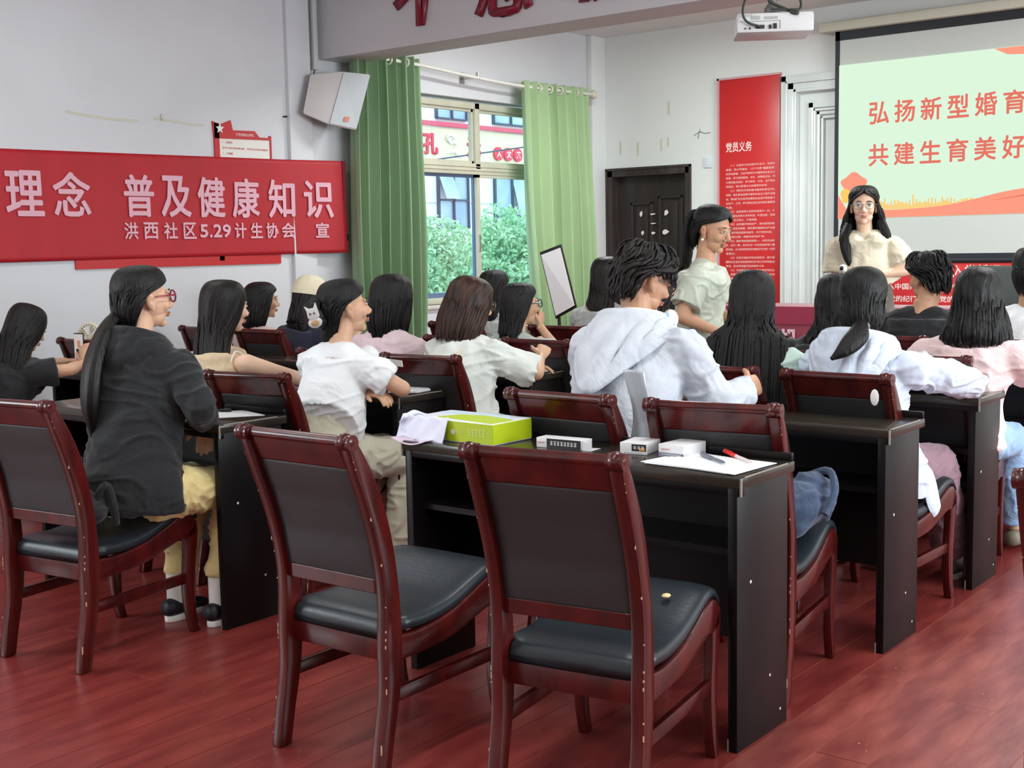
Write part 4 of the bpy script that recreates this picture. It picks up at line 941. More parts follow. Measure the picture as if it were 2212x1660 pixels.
def _rows(kind, L=.3, back=.06, wide=.10):
    top = [(.124, .002, .002, -.012, 0), (.121, .035, .042, -.012, 0), (.108, .062, .075, -.012, 0), (.082, .079, .095, -.012, 2), (.050, .086, .103, -.013, 50)]
    if kind == 'long':
        return top+[(.01, .088, .104, -.015, 66), (-.05, .088, .100, -.02, 80), (-.10, .092, .09, -.03, 92), (-.16, wide, .075, -.045-back*.3, 100), (-.10-L*.5, wide*1.1, .06, -.05-back*.7, 104), (-.10-L, wide, .045, -.05-back, 108)]
    if kind == 'bob': w = wide-.10; return top[:3]+[(.082, .084+w*.2, .099, -.012, 2), (.050, .093+w*.4, .108, -.013, 50), (.01, .100+w*.6, .112, -.014, 62), (-.04, .105+w*.9, .112, -.018, 70), (-.09, .108+w*1.2, .110, -.024, 76), (-.13, .107+w*1.3, .102, -.026, 82), (-.10-L, .098+w*1.2, .092, -.026, 86)]
    if kind == 'tied': return top+[(.02, .084, .101, -.014, 88), (-.02, .080, .097, -.016, 104), (-.055, .068, .086, -.02, 112), (-.085, .052, .072, -.022, 120)]
    if kind == 'man': return [(.132, .002, .002, -.008, 0), (.129, .04, .046, -.008, 0), (.118, .070, .082, -.006, 0), (.09, .087, .103, -.006, 0), (.058, .092, .108, -.008, 20), (.03, .091, .107, -.012, 76), (-.0, .086, .103, -.016, 104), (-.035, .076, .093, -.02, 110), (-.068, .060, .078, -.022, 122)]
def face_bits(hd, glasses=None, brow=True):
    for s in (-1, 1):
        e = MB(); e.ball((s*.0305, .0815, .0085), (.0125, .0070, .0048), 14); eo = e.build('eye', EYEW, hd, smooth=True)
        MB().ball((s*.0305, .0872, .0083), (.0050, .0022, .0044), 12).build('iris', EYEB, eo, smooth=True)
        b = MB(); b.tube([(s*.0175, .0865, .0115), (s*.030, .0895, .0140), (s*.0435, .0835, .0120)], [.0012, .0016, .0012], 6).build('eyelid', EYEB, eo, smooth=True)
        if brow: MB().tube([(s*.014, .0885, .0275), (s*.030, .0895, .0315), (s*.047, .0795, .0275)], [.0022, .0026, .0012], 6).build('eyebrow', HAIR, hd, smooth=True)
    if glasses:
        g = MB(); col, rr = glasses
        for s in (-1, 1):
            c = (s*.033, .099, .006); g.tube([(c[0]+.026*cos(t), c[1]-.10*abs(c[0]+.026*cos(t))**1.0*.5+.0015, c[2]+.021*sin(t)) for t in np.linspace(0, 2*pi, 25)], rr, 6)
            g.tube([(s*.058, .096, .010), (s*.074, .078, .012), (s*.079, .03, .010), (s*.079, -.004, .006)], rr, 6)
        g.tube([(-.009, .0985, .010), (0, .100, .012), (.009, .0985, .010)], rr, 6); go = g.build('glasses', col, hd, smooth=True)
        ln = MB()
        for s in (-1, 1): ln.tube([(s*.033, .0972, .006), (s*.033, .0978, .006)], [.024, .024], 20, ry=[.020, .020], side=(1, 0, 0))
        ln.build('lens', GL, go)
class Person:
    def __init__(s, label, xy, head, yaw=0, hyaw=0, hpitch=0, hroll=0, sex='f', skin=None, seatz=.53, sh=None, armL=None, armR=None, vox=.009, hvox=.0045, face=True, glasses=None, group='seated audience', hunch=.02, legs='sit', fem=1.0, neckfwd=.0, feet=(.44, .12), knees=None, face_narrow=1., stand=False, hands=True):
        s.root = thing('person', label, 'person', (xy[0], xy[1], 0), radians(yaw), group); r = s.root
        s.skin = skin or SKIN; s.sex = sex; s.vox = vox
        Y = radians(yaw); dx, dy = head[0]-xy[0], head[1]-xy[1]
        H = np.array([dx*cos(-Y)-dy*sin(-Y), dx*sin(-Y)+dy*cos(-Y), head[2]])   # head centre, local
        sw = sh or (.168 if sex == 'f' else .195); s.sw = sw
        p0 = np.array([0, 0, seatz]); s.p0 = p0; s.H = H
        hm = Matrix.Translation(Vector(H)) @ Rz(hyaw) @ Rx(hpitch) @ Ry(hroll); s.hm = hm
        nb = np.array([H[0]*.93, H[1]-.045-neckfwd, H[2]-.172]); s.nb = nb
        mid = (p0*.45+nb*.55)+np.array([0, -hunch, 0]); low = (p0*.8+nb*.2)+np.array([0, -hunch*.6, 0])
        s.spine = catmull([p0, low, mid, nb-(0, .0, .05), nb], 24)
        u = nb-mid; u /= np.linalg.norm(u); s.u = u
        sc_ = nb-u*.055+np.array([0, .005, 0]); s.shc = sc_
        s.SL, s.SR = sc_+np.array([-sw, 0, -.012]), sc_+np.array([sw, 0, -.012])
        dflt = lambda k: (np.array([k*(sw+.035), s.shc[1]+.12, s.shc[2]-.235]), np.array([k*.10, .43, .795]))
        s.arm = {-1: armL or dflt(-1), 1: armR or dflt(1)}
        s.arm = {k: tuple(np.asarray(q, float) for q in v[:2])+tuple(v[2:]) for k, v in s.arm.items()}
        hx = .085 if sex == 'f' else .09
        s.knee = {}; s.ank = {}
        for k in (-1, 1):
            if stand: s.knee[k] = np.array([k*.085, .02, .47]); s.ank[k] = np.array([k*.09, .0, .07])
            else:
                kx = (knees[(k+1)//2] if knees else k*.11); s.knee[k] = np.array([kx, .40, .49]); s.ank[k] = np.array([kx*1.05, feet[0], .085])
        s.hip = {k: p0+np.array([k*hx, 0.0, -.0]) for k in (-1, 1)}
        P = []
        t = s.spine; m = len(t); q = np.linspace(0, 1, m)
        f = sex == 'f'
        rx = np.interp(q, [0, .15, .4, .7, .86, .95, 1], np.array([.130, .128, .108, .128, .120, .07, .05])*(1 if f else 1.1)); ry = np.interp(q, [0, .15, .4, .7, .86, .95, 1], np.array([.085, .088, .078, .088, .058, .042, .042])*(1 if f else 1.08))
        P.append(tube(t, rx, ry, side=(1, 0, 0), n=20)); P.append(tube([s.SL+(.03, 0, 0), s.shc+(0, -.0, .015), s.SR-(.03, 0, 0)], [.034, .040, .034], n=12))
        hs = []
        for k in (-1, 1):
            S = s.SL if k < 0 else s.SR; E, W = s.arm[k][:2]; a = 1 if f else 1.14
            P.append(tube(catmull([S, S*.5+E*.5, E], 8), np.array([.046, .043, .041, .039, .037, .036, .035, .034])*a, n=12)); P.append(ell(E, .034*a, 12)); P.append(ell(S, .046*a, 12))
            P.append(tube(catmull([E, E*.6+W*.4, W], 8), np.array([.034, .0355, .034, .031, .028, .025, .023, .022])*a, n=12))
            if hands:
                d = s.arm[k][2] if len(s.arm[k]) > 2 else (W-E); nn = s.arm[k][3] if len(s.arm[k]) > 3 else (0, 0, -1); cu = s.arm[k][4] if len(s.arm[k]) > 4 else .35
                hs += hand_parts(W, d, nn, -k if False else (k), cu, .92 if f else 1.02)
            hp = s.hip[k]
            P.append(tube(catmull([hp, hp*.5+s.knee[k]*.5, s.knee[k]], 6), [.066, .066, .062, .058, .054, .050], n=12)); P.append(tube(catmull([s.knee[k], s.knee[k]*.6+s.ank[k]*.4, s.ank[k]], 6), [.052, .053, .05, .042, .035, .031], n=12))
        P.append(tube([nb-u*.01+np.array([0, .008, 0]), nb+np.array([0, .006, 0]), nb+(H-(0, .02, .06)-nb)*.6], [.048, .048, .046] if f else [.066, .06, .054], n=14))
        ms = [voxel(P, vox, 3)]
        if hs: ms.append(voxel(hs, .0045 if vox < .011 else .006, 1))
        inv = hm.inverted(); nl = np.array(inv @ Vector(nb-u*.02))
        hmsh = head_mesh(sex, hvox, nl, .1, face_narrow); co = mco(hmsh); Mn = np.array(hm); setco(hmsh, co @ Mn[:3, :3].T+Mn[:3, 3]); ms.append(hmsh)
        s.body = link('body', join(ms, 'body'), [s.skin, LIP], r)
        s.hd = bpy.data.objects.new('head_features', None); COL.objects.link(s.hd); s.hd.parent = s.body; s.hd.matrix_local = hm
        s.hgroup = []
        if face: s._bits(glasses)
        bpy.data.objects.remove(s.hd) if False else None
    def _attach(s, o):
        """head-local object -> child of the body at the right place"""
        o.parent = s.body; o.matrix_parent_inverse = Matrix.Identity(4); o.matrix_local = s.hm
        return o
    def _bits(s, glasses):
        before = set(bpy.data.objects); tmp = bpy.data.objects.new('tmp', None); COL.objects.link(tmp)
        face_bits(tmp, glasses)
        for o in list(tmp.children): o.parent = s.root; o.matrix_local = s.hm
        bpy.data.objects.remove(tmp)
    def hair(s, rows, mat_=None, **k):
        o = hair_shell(None, rows, mat_ or HAIR, **k); o.parent = s.root; o.matrix_local = s.hm; return o
    def lock(s, pts, r, mat_=None, local=True, **k):
        o = lock(None, pts, r, mat_ or HAIR, **k); o.parent = s.root
        if local: o.matrix_local = s.hm
        return o
    def top(s, m, sleeve=.55, loose=1., hem=-.02, folds_=.006, seed=1, name='shirt', collar=.062, vox=None, long_=False, hood=None, cuff=1., extra=None, drop=0., wide=1., neck_low=.0, trim=None, flare=1.0):
        t = s.spine; f = s.sex == 'f'; P = []; k0 = 0
        ext = np.array([s.p0+np.array([0, -.0, hem])])
        T = np.vstack([ext, t[t[:, 2] > ext[0, 2]+.02]]) ; m_ = len(T); q = np.linspace(0, 1, m_)
        L = loose
        rx = np.interp(q, [0, .12, .4, .7, .86, .94, 1], np.array([.170*flare, .165*flare, .142, .158, .150, .092, collar])*(1 if f else 1.1)); ry = np.interp(q, [0, .12, .4, .7, .86, .94, 1], np.array([.128*flare, .128*flare, .112, .124, .100, .074, collar*.95])*(1 if f else 1.08))
        w_ = np.interp(q, [0, .86, 1], [L*wide, L*wide, 1.])
        T2 = T[:-1] if neck_low == 0 else T[:-2]
        P.append(tube(T, rx*w_, ry*(1+(w_-1)*.4), side=(1, 0, 0), n=28)); s.ryback = ry*(1+(w_-1)*.4)
        if f: 
            c = T[int(m_*.66)]; 
            for k in (-1, 1): P.append(ell(c+np.array([k*.065, .082*L, .0]), (.062, .036, .060), 12))
        if sleeve > .05: P.append(tube([s.SL+(.01, 0, .002), s.shc*1.0+(-.06, 0, .034), s.shc+(.06, 0, .034), s.SR+(-.01, 0, .002)], [.052*L, .058, .058, .052*L], n=14))
        for k in (-1, 1):
            if sleeve <= .05: break
            S = s.SL if k < 0 else s.SR; E, W = s.arm[k][:2]; a = (1 if f else 1.12)*L
            P.append(ell(S, .058*a, 14))
            if long_ or sleeve >= 1:
                P.append(tube(catmull([S, S*.5+E*.5, E], 8), np.linspace(.060, .050, 8)*a, n=14)); P.append(ell(E, .050*a, 12))
                g = min(1, sleeve-1) if not long_ else (.95 if long_ is True else long_)
                e2 = E+(W-E)*g; P.append(tube(catmull([E, E*.5+e2*.5, e2], 8), np.linspace(.050, .036*cuff, 8)*a, n=14))
            else:
                e2 = S+(E-S)*sleeve; P.append(tube(catmull([S, S*.5+e2*.5, e2], 8), np.linspace(.060, .060*cuff, 8)*a, n=16))
        me = voxel(P, vox or s.vox*.95, 3, name)
        folds(me, folds_, seed, extra=extra, calm=s.nb)
        o = link(name, me, m, s.root); me.polygons.foreach_set('use_smooth', [True]*len(me.polygons))
        if hood: s.hood(m, seed, hood if isinstance(hood, float) else 1.)
        return o
    def backy(s, z):
        i = int(np.argmin(np.abs(s.spine[:, 2]-z))); return s.spine[i, 1]-(.135 if s.sex == 'f' else .15)
    def hood(s, m, seed, k=1.):
        nb = s.nb; A = 2.35
        def fn(u, v):
            ph = (u*2-1)*A; c = np.cos(ph); cc = np.clip(c, 0, 1)**1.5
            rimx, rimy, rimz = (.098+.025*(k > .9))*np.sin(ph), -.005-(.088+.030*(k > .9))*c, .045+.035*c
            tip = s.backy(nb[2]-.19)-nb[1]-.022; bx, by, bz = .165*np.sin(ph)*(1-.35*cc), -.03+((tip+.03)*k)*np.clip(c, 0, 1)+.05*np.clip(-c, 0, 1), -.030-.170*k*cc
            b = np.sin(pi*v**1.3)*.026+(.030 if k > .9 else .008)*v**3+(.008 if k > .9 else .003)*np.sin(u*46+5*v+2*np.sin(u*9))*np.sin(pi*v)
            x = rimx*(1-v)+bx*v; y = rimy*(1-v)+by*v-b*(.3+c); z = rimz*(1-v)+bz*v+b*.5
            w_ = noise3(np.stack([u*9, v*5, 0*u+seed], -1).reshape(-1, 3)).reshape(u.shape)*.012
            return np.stack([x, y-w_, z+w_*.5], -1)+nb
        V, F = grid(fn, 60, 22, .012); mk('hood', V, F, m, s.root, smooth=True)
        P = [nb+np.array([(.098+.025*(k > .9))*sin(t), -.005-(.088+.030*(k > .9))*cos(t), .045+.035*cos(t)]) for t in np.linspace(-A, A, 31)]
        MB().tube(P, .0085, 8).build('hood_rim', m, s.root, smooth=True)
    def bottom(s, m, name='trousers', waist=4, length=.93, loose=1., seed=2, folds_=.006, vox=None, flare=1., skirt=False):
        P = [tube([s.p0+(0, -.02, -.07), s.p0+(0, -.0, 0), s.p0+(0, 0, .06), s.spine[waist]], [.150, .160, .140, .125], [.10, .112, .102, .09], side=(1, 0, 0), n=22)]
        for k in (-1, 1):
            h, kn, an = s.hip[k], s.knee[k], s.ank[k]; e = kn+(an-kn)*length
            P.append(tube(catmull([h, h*.5+kn*.5, kn], 8), np.linspace(.094, .074, 8)*loose, n=16)); P.append(ell(kn, .072*loose, 14)); P.append(tube(catmull([kn, kn*.5+e*.5, e], 8), np.linspace(.072, .058*flare, 8)*loose, n=16))
        me = voxel(P, vox or s.vox, 3, name); folds(me, folds_, seed, (8, 8, 8)); o = link(name, me, m, s.root); me.polygons.foreach_set('use_smooth', [True]*len(me.polygons)); return o
    def shoes(s, m, sole=None, dirs=None):
        for k in (-1, 1):
            a = s.ank[k]; fx = a+np.array([0, .15, -.045]); 
            V, F = tube([a+(0, -.055, -.03), a+(0, -.02, -.035), a+(0, .05, -.045), a+(0, .12, -.055), a+(0, .165, -.062)], [.030, .036, .040, .042, .026], [.030, .036, .032, .024, .015], side=(1, 0, 0), n=14, sub=14)
            V[:, 2] = np.maximum(V[:, 2], .012)
            o = mk('shoe', V, F, m, s.root, smooth=True)
            if sole: MB().prism([(a[0]+.044*cos(t)*1, a[1]+.052+.112*sin(t)) for t in np.linspace(0, 2*pi, 17)[:-1]], .0, .024, 'z').build('sole', sole, o, bevel=.004)
# ================================================================== THE PEOPLE IN THE ROOM
def cloth(name, c, c2=None, rough=.85, **k): return mat(name, c, rough, var=.04 if c2 is None else 0, col2=c2, scale=k.pop('scale', 6), bump=k.pop('bump', .12), bscale=k.pop('bscale', 220), wrinkle=k.pop('wrinkle', .45), sheen=.15, **k)
BLK = cloth('black_jersey', (21, 23, 27)); 
def loc(p, q):      # world point -> person local (yaw 0)
    return (q[0]-p[0], q[1]-p[1], q[2])
# --- 1 black hooded girl, yellow dotted trousers
xy = (-3.725, 2.53)
p = Person('person in a black hooded top, yellow dotted trousers, low ponytail and red-rimmed glasses', xy, (-3.835, 2.70, 1.195), yaw=16, hyaw=-28, hpitch=2, armR=((.235, .10, .825), (.13, .27, .74), (-.3, .4, -.7), (0, -.3, -1), .4), armL=((-.23, .22, .80), (-.10, .42, .795)), vox=.007, hvox=.0035, glasses=(mat('glasses_red', (150, 30, 56), .3), .0032), feet=(.26, .1), knees=(-.03, .15), hunch=-.01)
p.top(BLK, long_=True, loose=1.16, wide=1.06, hem=-.055, folds_=.008, seed=3, hood=.45, flare=1.03, name='hooded_top')
YEL = cloth('yellow_cotton', (236, 214, 150)); add_spots(YEL, 24, .12, (130, 130, 160), .70)
p.bottom(YEL, loose=1.04, length=.80, folds_=.008)
p.shoes(mat('shoe_black', (24, 26, 34), .5), mat('shoe_white', (236, 234, 230), .6))
for k in (-1, 1):
    a = p.ank[k]; MB().tube([a+(0, 0, -.03), a+(0, 0, .09)], [.034, .034], 14).build('sock', mat('shoe_white', (236, 234, 230), .6), p.root, smooth=True)
p.hair(hair_rows('tied'), HAIR, seed=4, ruff=.0016, kx=16)
p.lock([(-.0, -.095, -.055), (.01, -.13, -.068), (.03, -.175, -.12), (.05, -.225, -.22), (.055, -.250, -.35), (.05, -.245, -.46)], [.022, .026, .040, .048, .046, .012], HAIRB, ry=[.022, .022, .028, .030, .026, .008], name='ponytail', seed=4)
hb = MB().tube([(-.005+.024*cos(t), -.105+.012*cos(t), -.060+.024*sin(t)) for t in np.linspace(0, 2*pi, 17)], .006, 6).build('hair_tie', BLACK, p.root, smooth=True); hb.matrix_local = p.hm
# --- 2 girl filming with a phone, far left
p = Person('person in a black T-shirt at the far left, long black hair, holding up a phone', (-5.93, 3.30), (-5.985, 3.50, .985), hyaw=4, hpitch=-22, armR=((.21, .27, .775), (.125, .41, .795), (-.30, .15, .9), (-.3, .9, 0), .45), armL=((-.22, .22, .78), (-.10, .45, .79)), seatz=.50, hunch=.06, vox=.009, hands=True, skin=SKIN)
p.top(BLK, sleeve=.62, loose=1.12, cuff=1.15, seed=5, name='t_shirt')
p.bottom(BLK)
p.hair(hair_rows('long', .24, .0, .125, op=32), HAIR, seed=6, ruff=.003)
# --- 3 long-haired girl with bare shoulders
p = Person('person with long straight dark hair in a sleeveless beige top, arms on the desk', (-4.33, 3.40), (-4.40, 3.52, 1.115), hyaw=-12, hpitch=-3, armR=((.20, .28, .80), (.12, .46, .785)), armL=((-.2, .24, .785), (-.06, .46, .785)), skin=SKIN3, vox=.008, sh=.175)
p.top(cloth('beige_tank', (214, 190, 156)), sleeve=.03, loose=.92, seed=7, name='sleeveless_top', collar=.035, neck_low=1)
for k in (-1, 1): pass
MB().tube(catmull([p.SR+(-.05, -.05, -.02), p.SR+(-.045, -.02, .052), p.SR+(-.05, .04, .03)], 12), .004, 6).build('white_strap', WHITE, p.root, smooth=True)
p.bottom(cloth('dark_denim', (52, 62, 84)))
p.hair(hair_rows('long', .33, .02, .115, op=22), HAIRB, seed=8, ruff=.003, kx=18)
# --- 4 girl in white T-shirt with cat hair clip
p = Person('person in a white T-shirt and beige trousers with hair held by a cat-shaped clip', (-3.70, 3.40), (-3.755, 3.62, 1.118), hyaw=-27, hpitch=6, armR=((.235, .245, .795), (.07, .36, .80), (-1, .1, -.05), (0, 0, -1), .3), armL=((-.16, .22, .79), (.10, .20, .772), (1, -.1, 0), (0, 0, -1), .4), vox=.007, hvox=.0035, skin=SKIN, feet=(.30, .1), knees=(-.02, .10), hunch=.0, sh=.16)
WT = cloth('white_cotton', (242, 245, 248)); 
p.top(WT, sleeve=.66, loose=1.10, cuff=1.12, folds_=.007, seed=9, hem=.115, name='t_shirt')
BG = cloth('beige_trousers', (196, 190, 170)); p.bottom(BG, folds_=.008, loose=1.08, flare=1.15, waist=8)
b_ = MB().box((-.02, -.131, .60), (.045, -.122, .655)).build('leather_patch', mat('patch', (176, 148, 92), .7), p.root); b_.location = (-.055, .008, -.01)
MB().tube([p.spine[7]*1.0+np.array([.135*cos(t), .102*sin(t), -.02]) for t in np.linspace(0, 2*pi, 31)], .013, 6).build('waistband', BG, p.root, smooth=True)
p.shoes(mat('shoe_white', (236, 234, 230), .6))
p.hair(hair_rows('tied'), HAIR, seed=10, ruff=.003, kx=14)
p.lock([(.0, -.07, -.04), (.0, -.12, -.03), (.0, -.135, .015), (.0, -.11, .05)], [.035, .055, .055, .03], HAIR, ry=[.025, .036, .036, .02], name='hair_bun', seed=2)
p.lock([(-.01, -.06, -.05), (-.015, -.085, -.09), (-.02, -.10, -.13)], [.045, .048, .02], HAIR, ry=[.02, .025, .012], name='loose_hair', seed=5)
cl = thing('hair_clip', 'white and tan cat-shaped claw clip in the dark hair of the white T-shirt girl', 'hair clip', (0, 0, 0))
cl.matrix_world = p.root.matrix_basis @ p.hm @ Matrix.Translation((.050, -.150, -.012)) @ Rz(50) @ Ry(-8)
CW_ = mat('clip_white', (214, 208, 206), .35)
MB().prism([(-.026, .0), (-.024, .028), (-.030, .050), (-.012, .036), (.010, .036), (.022, .056), (.024, .028), (.026, .0), (.016, -.012), (-.016, -.012)], -.005, .005, 'y').build('cat_face', CW_, cl, bevel=.002)
MB().ball((0, 0, -.024), (.032, .006, .022), 14).build('cat_body', CW_, cl, smooth=True)
MB().ball((-.010, -.006, .014), (.0035, .002, .005), 8).ball((.008, -.006, .014), (.0035, .002, .005), 8).build('cat_eyes', BLACK, cl, smooth=True)['kind'] = 'stuff'
MB().ball((.002, -.007, -.026), (.018, .003, .014), 10).build('tan_patch', mat('clip_tan', (186, 150, 112), .4), cl, smooth=True)
cl2 = p
# --- 5 bobbed girl by the wall
p = Person('person with a black bob and blunt fringe in pale pink near the left wall', (-6.20, 5.02), (-6.10, 5.17, 1.045), hyaw=-24, vox=.010, hvox=.005, skin=SKIN, armR=((.2, .24, .78), (.1, .45, .79)))
p.top(cloth('dusty_pink', (214, 190, 184)), sleeve=.9, loose=1.08, seed=11)
p.hair(hair_rows('bob', .05), HAIR, seed=12, ruff=.0025); p.bottom(BLK)
# --- 6 person with the beige cap
p = Person('person wearing a beige cap and dark navy top with hair pulled forward', (-5.70, 5.02), (-5.64, 5.16, 1.075), hyaw=-10, hpitch=-10, vox=.010, hvox=.005, skin=SKIN)
p.top(cloth('navy_jersey', (30, 34, 54)), sleeve=.9, loose=1.15, seed=13, hood=None); p.bottom(BLK)
p.hair(hair_rows('long', .12, .0, .10), HAIRB, seed=14)
cp = thing('cap', 'beige cap worn by the person in navy near the left column', 'cap'); cp.matrix_world = p.root.matrix_basis @ p.hm
CP = cloth('cap_beige', (226, 214, 186))
V, F = grid(lambda u, v: np.stack([.100*np.sin(u*2*pi)*np.sin(v*pi/2)**.8, -.012+.118*np.cos(u*2*pi)*np.sin(v*pi/2)**.8, .012+.122*np.cos(v*pi/2)], -1), 40, 16)
mk('crown', V, F, CP, cp, smooth=True)
V, F = tube([(-.07, .075, .044), (-.04, .13, .040), (0, .155, .038), (.04, .13, .040), (.07, .075, .044)], [.004]*5, [.03]*5, side=(0, 0, 1), n=10); mk('brim', V, F, CP, cp, smooth=True)
# --- 7 pink T-shirt girl
p = Person('person in a pale pink T-shirt with a black bob in front of the left curtain', (-4.20, 4.22), (-4.225, 4.40, 1.115), hyaw=-12, vox=.009, skin=SKIN, armR=((.225, .24, .80), (.10, .45, .785)), hvox=.005)
p.top(cloth('pale_pink', (226, 202, 208)), sleeve=.62, loose=1.12, cuff=1.12, seed=15, name='t_shirt'); p.bottom(BLK)
p.hair(hair_rows('bob', .07, op=16), HAIR, seed=16, ruff=.003)
# --- 8 white blouse girl, bobbed brown-streaked hair
p = Person('person in a loose white blouse with a brown-streaked bob, holding a pencil', (-3.66, 4.22), (-3.75, 4.42, 1.10), hyaw=-24, hpitch=-14, vox=.008, skin=SKIN, armR=((.245, .25, .785), (.13, .44, .845), (-.2, .5, .3), (-.6, .5, -.5), .9), armL=((-.2, .22, .785), (.03, .46, .79)), glasses=(mat('glasses_wire', (150, 140, 130), .3, metal=.6), .0014), hvox=.0045)
p.top(cloth('white_blouse', (224, 228, 222)), sleeve=.98, loose=1.22, cuff=1.05, folds_=.012, seed=17, hem=-.02, flare=1.05, name='blouse')
V, F = tube([(-.09, -.045, .0), (-.06, -.085, -.02), (0, -.10, -.03), (.06, -.085, -.02), (.09, -.045, .0)], [.03, .04, .045, .04, .03], [.012]*5, side=(0, 0, 1), n=12)
c_ = mk('collar', V+p.nb, F, cloth('white_blouse', (224, 228, 222)), p.root, smooth=True)
MB().tube(catmull([p.SR+(-.06, -.06, .04), p.shc+(.03, -.150, -.02), p.shc+(-.05, -.20, -.12), p.shc+(-.14, -.18, -.24)], 16), .012, 8, ry=None).build('bag_strap', mat('strap_cream', (222, 212, 192), .6), p.root, smooth=True)
MB().box((-.02, -.005, -.014), (.02, .005, .014)).build('strap_buckle', METAL, p.root).location = Vector(p.shc+np.array([-.045, -.213, -.115]))
p.bottom(cloth('pale_trousers', (214, 214, 206)))
p.hair(hair_rows('bob', .075, wide=.125, op=18), HAIRC, seed=18, ruff=.004, kx=26, tips=160)
# --- 9 grey T-shirt, glasses, chin on the hand
p = Person('person in a grey T-shirt with glasses resting the chin on one hand', (-4.16, 5.10), (-4.10, 5.24, 1.045), hyaw=-28, hpitch=2, vox=.009, skin=SKIN, armR=((.215, .25, .80), (.115, .235, .93), (-.1, .3, .9), (-1, -.2, .2), .8), glasses=(mat('glasses_dark', (30, 40, 70), .3), .0028), hvox=.0045)
p.top(cloth('heather_grey', (176, 180, 176)), sleeve=.7, loose=1.12, seed=19, name='t_shirt'); p.bottom(BLK)
p.hair(hair_rows('long', .12, .02, .10), HAIR, seed=20, ruff=.0035)
# --- 10 behind
p = Person('person with dark hair hidden between the bobbed girl and the window', (-5.0, 5.98), (-4.99, 6.12, 1.09), hyaw=-12, vox=.011, hvox=.006)
p.top(cloth('heather_grey', (176, 180, 176)), sleeve=.7, seed=21); p.bottom(BLK); p.hair(hair_rows('long', .1, .02, .10), HAIR, seed=22)
# --- 11 long dark hair before the right curtain
p = Person('person with long dark brown hair left of the grey hooded boy', (-4.20, 5.98), (-4.13, 6.12, 1.165), hyaw=-14, vox=.011, hvox=.006, sh=.16)
p.top(cloth('heather_grey', (176, 180, 176)), sleeve=.8, seed=23); p.bottom(BLK); p.hair(hair_rows('long', .34, .02, .12), HAIRB, seed=24, ruff=.003)
# --- 12 hidden behind the boy
p = Person('person in black mostly hidden behind the head of the grey hooded boy', (-3.74, 5.98), (-3.78, 6.12, 1.11), hyaw=-8, vox=.011, hvox=.006)
p.top(BLK, sleeve=.8, seed=25); p.bottom(BLK); p.hair(hair_rows('long', .2, .02, .12), HAIR, seed=26)
# --- 13 grey hooded boy
p = Person('person in a light grey hooded jacket with short dark hair and glasses', (-2.27, 3.44), (-2.33, 3.665, 1.232), hyaw=-26, hpitch=-16, sex='m', vox=.008, hvox=.0035, skin=SKIN2, armR=((.245, .22, .81), (.205, .49, .85), (-.1, 1, .05), (-1, .1, -.35), 1.15), armL=((-.23, .18, .80), (.03, .42, .83), (.5, .8, .1), (.6, .2, -1), .9), glasses=(mat('glasses_black', (24, 24, 28), .3), .0026), sh=.185, hunch=.05)
GH = cloth('grey_fleece', (192, 196, 206)); p.top(GH, long_=.80, loose=1.20, folds_=.010, seed=27, hood='down', hem=-.03, flare=.95, cuff=1.15, name='hooded_jacket')
p.bottom(cloth('dark_denim', (52, 62, 84)))
p.hair(hair_rows('man'), HAIRB, seed=28, ruff=.011, kx=12, jag=.016, thick=.014, tips=260, tipmode='all')
p.hair([(.10, .090, .106, -.004, 0), (.075, .094, .110, -.004, 0), (.05, .092, .112, -.004, 0), (.03, .090, .110, -.002, 0)], HAIRB, seed=33, ruff=.006, kx=9, jag=.02, name='fringe')
hp = thing('headphones', 'white headphones with blue joints hanging round the neck of the grey hooded boy', 'headphones', (p.root.location.x, p.root.location.y, 0))
c_ = p.nb+np.array([0, .012, .075])
arc = [c_+np.array([.078*sin(t), .01-.080*cos(t), .018*cos(t)-.018]) for t in np.linspace(-2.0, 2.0, 25)]
HPW = mat('headphone_white', (232, 230, 222), .35)
MB().tube(arc, .013, 8, ry=None).build('headband', HPW, hp, smooth=True)
for k in (-1, 1):
    e = arc[-1] if k > 0 else arc[0]
    MB().box((-.014, -.014, -.012), (.014, .014, .014)).build('joint', mat('joint_blue', (120, 170, 214), .4), hp, bevel=.004).location = Vector(e)
    MB().ball((0, 0, 0), (.026, .038, .036), 14).build('ear_cup', HPW, hp, smooth=True).location = Vector(e+np.array([-k*.004, .048, -.012]))
# --- 14 long straight hair girl
p = Person('person with very long straight black hair down the back and mint sleeves', (-2.29, 4.36), (-2.305, 4.42, 1.125), hyaw=12, hpitch=-8, vox=.008, hvox=.005, armR=((.24, .26, .785), (.14, .46, .79)), armL=((-.23, .24, .785), (-.1, .45, .79)))
p.top(cloth('mint_cotton', (200, 224, 214)), sleeve=1.5, loose=1.15, folds_=.01, seed=29, name='mint_top'); p.bottom(cloth('lilac_trousers', (196, 176, 206)))
p.shoes(mat('shoe_white', (236, 234, 230), .6))
p.hair(hair_rows('long', .56, .07, .155, op=18), HAIR, seed=30, ruff=.0035, kx=24)
